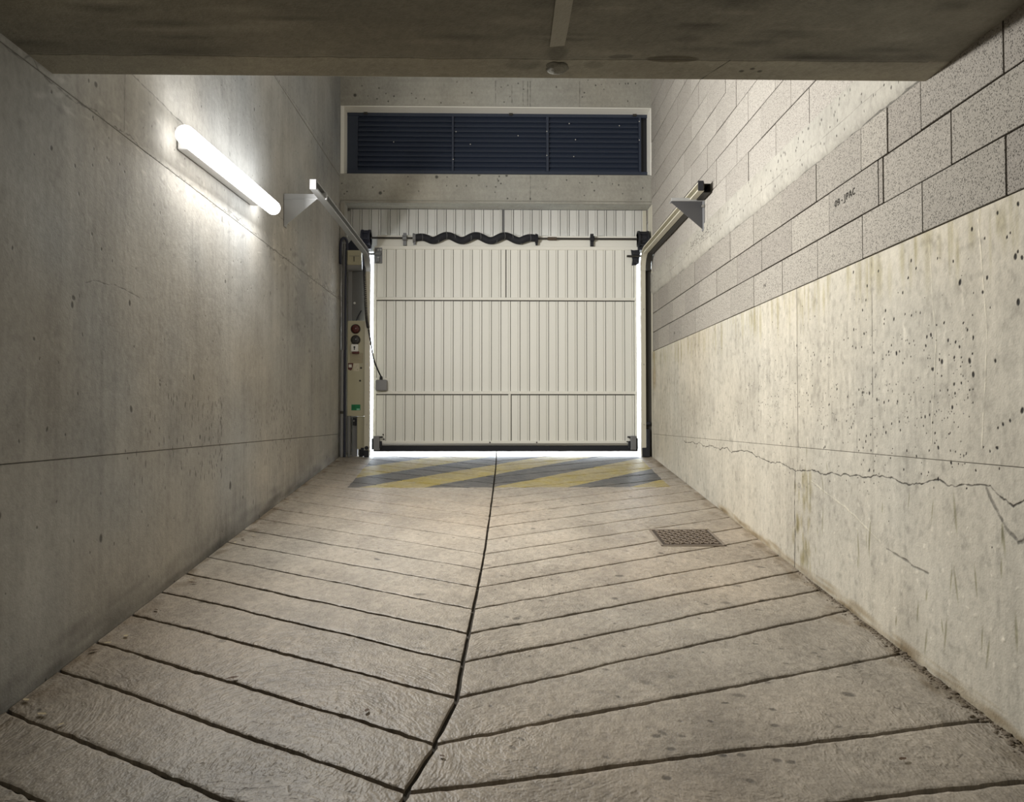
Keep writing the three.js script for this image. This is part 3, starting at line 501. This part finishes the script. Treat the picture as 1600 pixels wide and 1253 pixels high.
{
  const g = thing('fixed_panel', 'strip of off-white ribbed metal boarding fixed between the beam and the door top', 'panel', [0, 0, -0.255]);
  part('back_sheet', box(-1.70, 1.675, 2.28, 2.781, -0.05, -0.015, 0), M.greyPanel, g);  // sheet added behind the boarding to shut out daylight
  const pg = plankGeo(PITCH, 0.468);
  for (let i = -1; i < 32; i++) { const x = -1.615 + PITCH * i + (i > 15 ? 0.022 : 0); if (x > 1.62) continue; const p = part('plank', pg, M.panelOld[Math.floor(rnd() * 3)], g); p.position.set(x, 2.285, 0); }
  part('mullion', box(0.022, 0.036, 2.29, 2.754, -0.01, 0.012), M.panelWhite, g); part('seam_strip', box(0.0365, 0.052, 2.29, 2.754, -0.012, 0.002, 0.001), M.darkSteel, g);
  part('edge_strip', box(1.632, 1.676, 2.29, 2.754, -0.01, 0.008), M.creamRail, g);
  part('bolt', cyl(0.016, 0.016, 0.02, 10).rotateX(Math.PI / 2).translate(-1.655, 2.745, 0.014), M.steel, g);
}
// shaft over the door
{
  const g = thing('door_shaft', 'dark steel shaft above the door, its middle wrapped in a wavy black sleeve', 'shaft', [0, 2.385, -0.06]);
  part('mounting_bar', box(-1.32, 1.56, -0.078, 0.042, -0.10, -0.045, 0.006), M.cream, g).userData.label = 'cream bar carrying the shaft';
  part('rod', cyl(0.011, 0.011, 2.95, 14).rotateZ(Math.PI / 2).translate(0.09, 0, 0), M.darkSteel, g);
  part('rod_joint', cyl(0.018, 0.018, 0.1, 14).rotateZ(Math.PI / 2).translate(0.60, 0, 0), M.rust, g);
  for (const [x, m] of [[-1.012, M.greyMetal], [1.04, M.black]]) part('bracket', merge([box(x - 0.018, x + 0.018, -0.078, 0.06, -0.045, -0.01, 0.003), box(x - 0.024, x + 0.024, -0.025, 0.03, -0.02, 0.02, 0.005), cyl(0.028, 0.028, 0.03, 14).rotateZ(Math.PI / 2).translate(x, 0, 0)]), m, g);
  // sleeve twisted round the shaft
  const pts = []; for (let i = 0; i <= 90; i++) { const x = lerp(-0.90, 0.425, i / 90), e = Math.min(1, i / 12, (90 - i) / 12), t = (x + 0.9) / 0.315 * Math.PI * 2 + 0.6; pts.push([x, 0.026 * e * Math.sin(t) + 0.002, 0.026 * e * Math.cos(t)]); }
  const sl = part('sleeve', tube(pts, 0.040, 160, 14), M.rubber, g); sl.userData.label = 'wavy black sleeve with pale ties';
  for (let i = 0; i < 14; i++) { const k = 5 + Math.floor(i * 80 / 13), p = pts[Math.min(k, 88)]; part('tie', new THREE.TorusGeometry(0.0405, 0.0016, 5, 24).rotateY(Math.PI / 2 + 0.35).rotateX(0.3).translate(...p), M.greyPlastic, sl); }
  for (const x of [-0.905, 0.43]) part('collar', merge([cyl(0.055, 0.046, 0.03, 16).rotateZ(Math.PI / 2).translate(x, 0, 0), box(x - 0.012, x + 0.012, -0.07, -0.03, -0.03, 0.01, 0.003)]), x < 0 ? M.greyMetal : M.rubber, g);
  for (const [x, m, w] of [[-1.43, M.darkBlue, 0.1], [1.598, M.black, 0.12]]) {
    const lobes = [cyl(0.070, 0.070, w, 24), cyl(0.088, 0.088, 0.022, 24).translate(0, w / 2 - 0.011, 0), cyl(0.088, 0.088, 0.022, 24).translate(0, -w / 2 + 0.011, 0)];
    for (let i = 0; i < 7; i++) lobes.push(cyl(0.012, 0.012, w * 0.9, 8).translate(0.072 * Math.cos(i * 0.9), 0, 0.072 * Math.sin(i * 0.9)));
    const d = part('cable_drum', merge(lobes).rotateZ(Math.PI / 2).translate(x, 0, 0), m, g);
    part('drum_plate', box(x - 0.05, x + 0.05, -0.12, -0.05, -0.05, 0.0, 0.006), m, d);
  }
}
// louvred grille over the gate
{
  const g = thing('louvre_grille', 'long dark navy louvred vent grille in the opening between the two concrete beams', 'vent', [0, 0, -0.17]);
  part('frame', merge([box(-1.665, 1.68, 3.72 + 0.055, 3.815, -0.05, 0.0, 0.003), box(-1.665, 1.68, 3.075, 3.165, -0.05, 0.0, 0.003)]), M.navy, g);
  part('side_plate', box(-1.665, -1.549, 3.16, 3.78, -0.03, -0.008, 0.002), M.navy, g);
  part('side_plate', box(1.605, 1.68, 3.16, 3.78, -0.06, -0.04, 0.002), M.black, g);
  part('rear_sheet', box(-1.665, 1.68, 3.16, 3.78, -0.075, -0.065, 0), M.black, g);  // unseen sheet added to keep sky light from leaking past the slats
  for (const [x0, x1] of [[-0.507, -0.484], [0.543, 0.572], [1.578, 1.604]]) part('post', box(x0, x1, 3.16, 3.78, -0.035, 0.006, 0.003), M.navy, g);
  const n = 11, pitch = (3.778 - 3.165) / n;
  for (const [x0, x1] of [[-1.549, -0.507], [-0.484, 0.543], [0.572, 1.578]]) {
    const L = x1 - x0 - 0.002, sg = merge([new RoundedBoxGeometry(L, 0.072, 0.004, 1, 0.0015).rotateX(-0.42), new RoundedBoxGeometry(L, 0.006, 0.010, 1, 0.002).translate(0, -0.032, 0.016)]);
    for (let i = 0; i < n; i++) { const s = part('slat', sg, M.navy, g); s.position.set((x0 + x1) / 2, 3.165 + pitch * (i + 0.5), -0.024); }
  }
  for (const x of [-1.46, 0.15, 1.53]) part('clip', box(x - 0.02, x + 0.02, 3.785, 3.815, 0, 0.02, 0.003), M.darkSteel, g);
  for (const [x, y] of [[-1.15, 3.48], [-0.30, 3.46], [0.23, 3.56], [-0.46, 3.60], [0.8, 3.70], [1.36, 3.68], [0.87, 3.52], [0.85, 3.33], [1.583, 3.73], [1.583, 3.52], [-0.49, 3.29], [0.55, 3.34], [0.55, 3.61]]) part('daylight_speck', new THREE.SphereGeometry(0.006, 8, 6).translate(x, y, 0.006), M.white, g);  // white beads standing in for pinpoints of daylight through the louvre
}
// guide rails: an open channel swept from the floor, round the bend and out under the roof
function channel(path, x0, w, d, open) {                 // path of [y, z], open side +1 or -1 along x
  const t = 0.005, q = [[-w / 2, -d / 2], [w / 2, -d / 2], [w / 2, -d / 2 + 0.012], [w / 2 - t, -d / 2 + 0.012], [w / 2 - t, -d / 2 + t], [-w / 2 + t, -d / 2 + t], [-w / 2 + t, d / 2 - t], [w / 2 - t, d / 2 - t], [w / 2 - t, d / 2 - 0.012], [w / 2, d / 2 - 0.012], [w / 2, d / 2], [-w / 2, d / 2]];
  const prof = q.map(([x, n]) => [x * open, n]), K = prof.length, pos = [], idx = [];
  path.forEach(([y, z], i) => { const a = path[Math.max(0, i - 1)], b = path[Math.min(path.length - 1, i + 1)], dy = b[0] - a[0], dz = b[1] - a[1], l = Math.hypot(dy, dz); for (const [x, n] of prof) pos.push(x0 + x, y + n * -dz / l, z + n * dy / l); });
  for (let i = 0; i + 1 < path.length; i++) for (let k = 0; k < K; k++) { const a = i * K + k, b = i * K + (k + 1) % K, c = a + K, e = b + K; if (open > 0) idx.push(a, c, b, b, c, e); else idx.push(a, b, c, b, e, c); }
  const g = new THREE.BufferGeometry(); g.setAttribute('position', new THREE.Float32BufferAttribute(pos, 3)); g.setIndex(idx);
  const o = toCreasedNormals(g, 0.6); o.setAttribute('uv', new THREE.Float32BufferAttribute(new Float32Array(o.attributes.position.count * 2), 2)); return o;
}
for (const s of [-1, 1]) {
  const x = s < 0 ? -1.400 : 1.584, w = s < 0 ? 0.054 : 0.048, yc = 2.19 + (s > 0 ? 0.025 : 0), R = 0.19, zend = s < 0 ? 2.46 : 2.40;
  const g = thing('guide_rail', s < 0 ? 'pale metal door rail beside the control cabinet, bending out from floor to overhead' : 'cream metal door rail by the block wall, bending out from floor to overhead', 'rail', [x, 0, 0]);
  const bend = []; for (let i = 0; i <= 10; i++) { const a = i / 10 * Math.PI / 2; bend.push([yc - R + R * Math.sin(a), R - R * Math.cos(a)]); }
  part('upright_track', channel([[0.012, 0], [yc - R - 0.001, 0]], 0, w, 0.05, -s), M.creamRail, g);
  part('curved_track', channel(bend, 0, w, 0.068, -s), s < 0 ? M.galvanised : M.creamRail, g);
  part('overhead_track', channel([[yc, R + 0.001], [yc, zend]], 0, w, 0.068, -s), s < 0 ? M.galvanised : M.creamRail, g);
  part('end_stop', box(-w / 2 - 0.002, w / 2 - 0.006, yc - 0.035, yc + 0.042, zend, zend + 0.012, 0.003), s < 0 ? M.greyPlastic : M.black, g);
  if (s > 0) {
    part('rail_shade_bend', channel([...bend.map(([y, z]) => [y - 0.004, z]), [yc - 0.004, zend - 0.03]], 0.056, 0.05, 0.07, -1), M.darkSteel, g);  // added dark profile, draws the rail's shadow along bend and overhead run
    part('rail_shade_strip', box(0.028, 0.090, 0.0, yc - R + 0.02, -0.14, -0.02, 0.004), M.darkSteel, g).userData.label = 'dark strip standing in for the shade beside the rail';  // added dark box for the shade between rail and jamb
    part('base_bracket', merge([box(-0.02, 0.066, 0.0, 0.10, -0.03, 0.035, 0.008), box(0.03, 0.07, 0.08, 0.30, -0.02, 0.02, 0.006), cyl(0.02, 0.02, 0.05, 12).rotateZ(Math.PI / 2).translate(0.05, 0.36, 0)]), M.black, g);
  } else part('base_bracket', merge([box(-0.03, 0.022, 0.0, 0.075, -0.03, 0.036, 0.006), cyl(0.02, 0.02, 0.06, 12).rotateX(Math.PI / 2).translate(0.0, 0.1, 0.02)]), M.black, g);
  for (const y of [0.35, 1.0, 1.6]) part('bolt', cyl(0.006, 0.006, 0.008, 8).rotateX(Math.PI / 2).translate(0, y, 0.028), M.steel, g);
}
// triangular wall brackets carrying the rails
{
  const g = thing('wall_bracket', 'shiny pale triangular metal bracket on the left wall beside the strip light', 'bracket', [XL, 0, 2.165]);
  part('gusset_plate', extrude([[0, 2.207], [0.345, 2.207], [0.345, 2.165], [0.262, 2.165], [0.004, 1.945], [0, 1.945]], 0.004, 0.001), M.galvanised, g);
  part('top_flange', box(0, 0.345, 2.200, 2.209, -0.06, 0.002, 0.002), M.galvanised, g);
  part('fold', box(0, 0.28, 2.163, 2.172, 0.004, 0.012, 0.002), M.galvanised, g);
  part('wall_flange', box(-0.001, 0.008, 1.945, 2.207, -0.06, 0.004, 0.002), M.galvanised, g);
  part('clamp', merge([box(0.272, 0.345, 2.155, 2.215, 0.004, 0.03, 0.004), box(0.245, 0.292, 2.205, 2.235, 0.0, 0.10, 0.004), cyl(0.012, 0.012, 0.03, 8).rotateX(Math.PI / 2).translate(0.31, 2.19, 0.04)]), M.galvanised, g);
  for (const y of [2.13, 2.01]) part('bolt', cyl(0.010, 0.010, 0.012, 8).rotateZ(Math.PI / 2).translate(0.012, y, -0.03), M.steel, g);
}
{
  const g = thing('wall_bracket', 'dark grey triangular metal bracket sticking out of the right block wall', 'bracket', [XR, 0, 2.12]);
  part('gusset_plate', extrude([[0, 2.172], [-0.275, 2.172], [-0.262, 2.16], [-0.005, 1.940], [0, 1.940]], 0.005, 0.001), M.bracketSteel, g);
  part('top_flange', box(-0.275, 0, 2.172, 2.180, -0.05, 0.03, 0.002), M.galvanised, g);
  part('lip', box(-0.275, -0.002, 2.172, 2.198, 0.026, 0.032, 0.002), M.galvanised, g);
  part('wall_flange', box(-0.016, 0.001, 1.935, 2.198, -0.02, 0.03, 0.004), M.greyMetal, g);
  part('bolt', cyl(0.012, 0.012, 0.02, 8).rotateX(Math.PI / 2).translate(-0.02, 2.13, 0.03), M.steel, g);
}

// ---------------------------------------------------------------- controls beside the gate
function sheet(w, h, draw) { const c = document.createElement('canvas'); c.width = 256; c.height = Math.round(256 * h / w); draw(c.getContext('2d'), c.width, c.height); const t = new THREE.CanvasTexture(c); t.colorSpace = THREE.SRGBColorSpace; return std({ map: t, roughness: 0.6 }); }
{
  const g = thing('control_cabinet', 'tall narrow cream control cabinet with a red and a dark lamp and green sticker', 'control box', [0, 0, -0.005]);
  part('cabinet_body', box(-1.617, -1.429, 0.441, 1.471, -0.05, 0, 0.005), M.cabinet, g);
  const lamp = (y, m, label) => { const p = part('signal_lamp', new THREE.SphereGeometry(0.046, 24, 12, 0, Math.PI * 2, 0, Math.PI / 2).scale(1, 0.55, 1).rotateX(Math.PI / 2).translate(-1.530, y, 0.006), m, g); p.userData.label = label; part('rim', new THREE.TorusGeometry(0.047, 0.006, 8, 28).translate(-1.530, y, 0.004), M.darkSteel, p); };
  lamp(1.381, M.redLens, 'unlit dark red round lamp'); lamp(1.263, M.darkLens, 'dark smoky round lamp');
  const key = part('key_switch', box(-1.575, -1.497, 1.134, 1.214, 0, 0.035, 0.008), M.whitePlastic, g); key.userData.label = 'white square key switch';
  part('keyhole', merge([cyl(0.010, 0.010, 0.004, 14).rotateX(Math.PI / 2).translate(-1.536, 1.182, 0.036), box(-1.541, -1.531, 1.152, 1.180, 0.034, 0.038, 0)]), M.black, key);
  part('switch_base', box(-1.563, -1.489, 1.113, 1.137, 0, 0.028, 0.004), M.darkRed, key);
  part('label', box(-1.588, -1.452, 1.012, 1.122, 0, 0.002, 0), sheet(0.136, 0.11, (x, w, h) => { x.fillStyle = '#a89f86'; x.fillRect(0, 0, w, h); x.strokeStyle = '#8f7f70'; x.lineWidth = 3; x.strokeRect(4, 4, w - 8, h - 8); x.fillStyle = '#8d8272'; for (let i = 0; i < 6; i++) x.fillRect(30, 30 + i * 26, w * (0.5 + 0.25 * ((i * 7) % 3) / 2), 5); }), g).userData.label = 'faded paper label';
  part('red_sticker', extrude([[-1.610, 1.012], [-1.552, 1.012], [-1.566, 0.945], [-1.580, 0.932], [-1.610, 0.945]], 0.002, 0), M.darkRed, g).userData.label = 'dark red shield sticker';
  part('sticker_print', merge([box(-1.602, -1.570, 0.965, 0.998, 0.001, 0.003, 0)]), M.white, g);
  part('white_sticker', box(-1.552, -1.490, 0.926, 1.010, 0, 0.002, 0), sheet(0.062, 0.084, (x, w, h) => { x.fillStyle = '#cfc8b4'; x.fillRect(0, 0, w, h); x.strokeStyle = '#9c9484'; x.lineWidth = 8; x.beginPath(); x.moveTo(60, 210); x.lineTo(150, 120); x.lineTo(170, 60); x.stroke(); x.fillStyle = '#8a8070'; x.fillRect(170, 250, 22, 40); }), g);
  for (const [x, y] of [[-1.470, 0.960], [-1.480, 0.822]]) part('hole', cyl(0.011, 0.011, 0.003, 12).rotateX(Math.PI / 2).translate(x, y, 0), M.darkSteel, g);
  part('green_sticker', box(-1.571, -1.475, 0.503, 0.565, 0, 0.002, 0), sheet(0.096, 0.062, (x, w, h) => { x.fillStyle = '#0f7a4c'; x.fillRect(0, 0, w, h); x.fillStyle = '#0a6a40'; x.fillRect(20, 30, 90, 90); x.fillStyle = '#8fd0b4'; x.fillRect(150, 115, 92, 44); }), g).userData.label = 'green sticker with a pale corner mark';
  part('cable_whip', tube([[-1.535, 1.47, -0.05], [-1.51, 1.53, -0.04], [-1.474, 1.586, -0.03]], 0.006, 10, 8), M.black, g);
}
{
  const g = thing('cover_box', 'plain cream cover box standing under the control cabinet', 'box', [0, 0, -0.02]);
  part('box_body', box(-1.513, -1.430, 0.083, 0.437, -0.06, 0, 0.004), M.cabinet, g);
  part('foot', merge([box(-1.493, -1.45, 0.0, 0.085, -0.06, -0.004, 0.006), box(-1.47, -1.435, 0.01, 0.10, -0.02, 0.012, 0.004)]), M.black, g);
}
{
  const g = thing('steel_post', 'narrow grey steel post left of the cream cover box under the cabinet', 'post', [0, 0, -0.06]);
  part('post_body', box(-1.572, -1.516, 0.004, 0.44, -0.05, 0, 0.004), M.greyPlastic, g);
  part('fixing_lug', box(-1.565, -1.525, 0.34, 0.42, 0, 0.02, 0.004), M.black, g); part('bolt', cyl(0.008, 0.008, 0.01, 10).rotateX(Math.PI / 2).translate(-1.55, 0.39, 0.024), M.steel, g);
}
{
  const g = thing('backing_board', 'flat grey board between control cabinet and small cream box above it', 'panel', [0, 0, -0.075]);
  part('board', box(-1.618, -1.43, 1.478, 2.05, -0.04, 0, 0.003), M.greyPanel, g);
  part('batten', box(-1.625, -1.583, 0.05, 2.05, -0.03, 0.012, 0.003), M.greyPlastic, g);
  part('bolt', cyl(0.011, 0.013, 0.014, 12).rotateX(Math.PI / 2).translate(-1.555, 1.672, 0.006), M.whitePlastic, g);
}
{
  const g = thing('switch_box', 'small dirty cream box with a slot mark, high up beside the left rail', 'box', [0, 0, -0.03]);
  part('box_body', box(-1.622, -1.470, 2.075, 2.235, -0.03, 0.04, 0.008), M.cabinet, g);
  part('lower_cover', new THREE.CylinderGeometry(0.06, 0.06, 0.158, 18, 1, false, 0, Math.PI).rotateZ(Math.PI / 2).scale(1, 0.85, 1).rotateX(Math.PI / 2).translate(-1.545, 2.078, -0.02), M.greyPlastic, g);
  part('slot', box(-1.552, -1.545, 2.11, 2.165, 0.04, 0.043, 0), M.black, g); part('seam', box(-1.60, -1.49, 2.168, 2.172, 0.039, 0.042, 0), M.greyPlastic, g);
}
{
  const g = thing('motor_plate', 'dark blue steel plate behind the bend of the left rail', 'plate', [0, 0, -0.14]);
  part('plate', extrude([[-1.64, 2.23], [-1.43, 2.02], [-1.43, 2.36], [-1.47, 2.42], [-1.60, 2.38], [-1.64, 2.33]], 0.02), M.darkBlue, g);
  part('edge', box(-1.455, -1.432, 2.06, 2.36, 0.02, 0.027, 0.002), M.darkBlue, g);
}
{
  const g = thing('conduit', 'dark conduit in the left corner running down from a hooped top', 'pipe', [0, 0, 0.01]);
  part('pipe', tube([[-1.640, 0.0, 0], [-1.640, 1.0, 0], [-1.642, 2.0, 0], [-1.648, 2.25, 0]], 0.013, 40, 10), M.darkBlue, g);
  part('hoop', tube([[-1.690, 2.08, 0.02], [-1.690, 2.26, 0.02], [-1.68, 2.34, 0.02], [-1.655, 2.365, 0.015], [-1.630, 2.34, 0], [-1.622, 2.24, -0.01]], 0.014, 40, 10), M.darkBlue, g);
  part('corrugated_hose', tube([[-1.660, 1.15, 0], [-1.660, 1.7, 0], [-1.655, 2.1, 0], [-1.652, 2.3, 0]], 0.016, 40, 10), M.greyPanel, g);
}
{
  const g = thing('pipe', 'pale grey pipe standing in the left corner behind the control cabinet', 'pipe', [-1.668, 0.0, 0.03]);
  part('tube', cyl(0.014, 0.014, 1.15, 14).translate(0, 0.575, 0), M.greyPlastic, g);
  part('pipe_collar', cyl(0.018, 0.018, 0.03, 14).translate(0, 0.48, 0), M.darkSteel, g);
  part('slim_pipe', cyl(0.009, 0.009, 0.44, 12).translate(0.075, 0.22, -0.02), M.greyPlastic, g);
}
// coiled lead from the switch box down to the junction box on the door
{
  const path = new THREE.CatmullRomCurve3([[-1.43, 2.06, 0.05], [-1.425, 1.9, 0.055], [-1.415, 1.68, 0.055], [-1.405, 1.5, 0.05], [-1.385, 1.37, 0.045]].map((p) => new THREE.Vector3(...p)));
  const pts = [], turns = 42; for (let i = 0; i <= turns * 10; i++) { const t = i / (turns * 10), p = path.getPoint(t), a = t * turns * Math.PI * 2, r = 0.013 * Math.min(1, 20 * t, 20 * (1 - t)); pts.push(new THREE.Vector3(p.x + r * Math.cos(a), p.y, p.z + r * Math.sin(a))); }
  const g = thing('coiled_cable', 'black coiled cable hanging beside the left rail down to the grey junction box', 'cable', [0, 0, 0]);
  part('coil', new THREE.TubeGeometry(new THREE.CatmullRomCurve3(pts), turns * 10, 0.0042, 5, false), M.rubber, g);
  part('lead', tube([[-1.385, 1.37, 0.045], [-1.368, 1.28, 0.03], [-1.352, 1.15, 0.0], [-1.335, 1.05, -0.02], [-1.30, 0.95, -0.045], [-1.262, 0.868, -0.055]], 0.0075, 40, 8), M.rubber, g);
}
// ---------------------------------------------------------------- on the ramp
const RAMP = Math.atan(SLOPE);
{
  const g = thing('manhole_cover', 'square rusty iron manhole cover with raised tread pattern set in the ramp', 'manhole cover', [1.222, floorY(3.33) + 0.001, 3.33]);
  g.rotation.x = RAMP; const h = 0.203;
  part('frame', merge([box(-h, h, -0.01, 0.005, -h, -h + 0.016, 0.002), box(-h, h, -0.01, 0.005, h - 0.016, h, 0.002), box(-h, -h + 0.016, -0.01, 0.005, -h, h, 0.002), box(h - 0.016, h, -0.01, 0.005, -h, h, 0.002)]), M.ironFrame, g);
  const pl = part('plate', box(-h + 0.019, h - 0.019, -0.012, 0.003, -h + 0.019, h - 0.019, 0.002), M.castIron, g), lugs = [];
  for (let i = 0; i < 11; i++) for (let j = 0; j < 9; j++) lugs.push(new RoundedBoxGeometry(0.030, 0.009, 0.010, 1, 0.002).rotateY(((i + j) % 2 ? 1 : -1) * 0.65).translate(-0.155 + i * 0.031, 0.005, -0.152 + j * 0.038));
  const t = part('tread_pattern', merge(lugs), M.wornIron, pl); t.userData.kind = 'stuff';
  for (const x of [-0.02, 0.06]) part('lifting_hole', cyl(0.012, 0.012, 0.002, 12).scale(1.6, 1, 1).translate(x, 0.0035, 0.0), M.black, pl);
}
function leafGeo(seed) {
  const r = mulberry(seed), L = 1, N = 8, pos = [], idx = [];
  for (let i = 0; i <= N; i++) { const t = i / N, w = 0.26 * Math.pow(Math.sin(Math.PI * Math.min(0.97, t * 0.94 + 0.03)), 0.8) * (0.8 + 0.4 * r()), y = 0.03 * Math.sin(t * Math.PI) + 0.05 * r(); pos.push(t - 0.5, y + 0.10, -w, t - 0.5, y + 0.07, 0.06 * (r() - 0.5), t - 0.5, y + 0.06 * r() + 0.05, w); if (i < N) { const a = i * 3; idx.push(a, a + 1, a + 3, a + 1, a + 4, a + 3, a + 1, a + 2, a + 4, a + 2, a + 5, a + 4); } }
  const g = new THREE.BufferGeometry(); g.setAttribute('position', new THREE.Float32BufferAttribute(pos, 3)); g.setIndex(idx); g.computeVertexNormals(); return g;
}
const leafGeos = [1, 2, 3, 4].map((k) => leafGeo(k * 37));
function leaf(x, z, size, pale, label, group) {
  const m = part('dry_leaf', leafGeos[Math.floor(rnd() * 4)], pale ? M.leafPale : M.leafBrown); m.scale.setScalar(size * (pale ? 0.95 : 1)); m.position.set(x, floorY(z) + 0.005, z); m.rotation.y = rnd() * 6.28;
  m.userData = { label, category: 'leaf' }; if (group) m.userData.group = group; return m;
}
leaf(-1.672, 5.515, 0.034, true, 'pale dry leaf at the wall end of the nearest left groove');
leaf(-1.555, 5.62, 0.040, true, 'pale curled leaf lying in the nearest left groove, second from the wall');
leaf(-1.452, 5.69, 0.026, true, 'small whitish leaf in the nearest left groove, farthest from the wall');
leaf(-1.64, 5.01, 0.036, true, 'pale curled leaf on the slab beside the left wall, next to a dark scrap');
leaf(-1.66, 5.09, 0.034, false, 'dark brown leaf scrap close to the left wall beside a pale curled leaf');
leaf(-1.60, 4.935, 0.034, true, 'pale crumpled leaf at the left end of the fourth groove');
leaf(-1.0, 5.355, 0.045, false, 'dark thin leaf stalk across a slab in the lower left of the ramp');
leaf(-0.17, 5.90, 0.022, false, 'small black scrap on the slab just right of the bend of the central groove');
leaf(-0.45, 5.61, 0.030, false, 'small dark leaf on the left slab near the bend of the central groove');
leaf(1.245, 5.94, 0.030, false, 'dark leaf scrap on the wide slab at lower right');
leaf(1.41, 3.135, 0.030, true, 'pale yellow leaf on the far edge of the manhole cover');
leaf(1.49, 3.76, 0.032, false, 'brown leaf lying just in front of the manhole cover near right wall');
leaf(1.60, 1.70, 0.026, false, 'small black scrap at the foot of the right wall beyond the manhole cover');
for (const [x, z, pale] of [[-1.64, 0.33, 0], [-1.60, 0.26, 0], [-1.66, 0.45, 0], [-1.58, 0.52, 0], [-1.62, 0.62, 1], [-1.55, 0.38, 0]]) leaf(x, z, 0.05, !!pale, 'small scrap in the heap of litter at the left corner of the gate', 'litter by the left corner of the gate');
[[-1.655, 1.75, 1], [-1.60, 2.12, 0], [-1.64, 2.25, 1], [-1.45, 2.58, 0], [-1.55, 2.9, 0], [-1.58, 3.27, 1], [-1.62, 3.36, 0], [-1.64, 3.44, 1], [-1.62, 4.18, 1], [-1.59, 4.22, 0], [-1.61, 4.62, 0]].forEach(([x, z, pale], i) => leaf(x, z, 0.030, !!pale, `${pale ? 'pale' : 'dark'} leaf scrap at the left wall foot, ${['first', 'second', 'third', 'fourth', 'fifth', 'sixth', 'seventh', 'eighth', 'ninth', 'tenth', 'eleventh'][i]} of the row from the gate`, 'leaf scraps along the left wall'));
// crumbled concrete along the foot of the right wall
{
  const bits = [], r = mulberry(61);
  for (let i = 0; i < 1300; i++) { const z = 4.0 + 2.5 * Math.pow(r(), 0.7), q = 0.0018 + 0.0075 * r() * r() * r() * (z > 5 ? 1.2 : 0.7), b = new THREE.IcosahedronGeometry(q, 0), p = b.attributes.position; b.scale(1 + r(), 0.7 + 0.4 * r(), 1 + r()).rotateY(r() * 6).translate(XR - 0.012 - 0.07 * r() * r() * r(), floorY(z) + q * 0.3, z); bits.push(b); }
  const m = part('rubble', merge(bits), std({ color: rgb(0.17, 0.14, 0.105), roughness: 1 })); m.userData = { kind: 'stuff', label: 'line of crumbled concrete and dirt along the foot of the right wall', category: 'rubble' };
}
renderer.render(scene, camera);
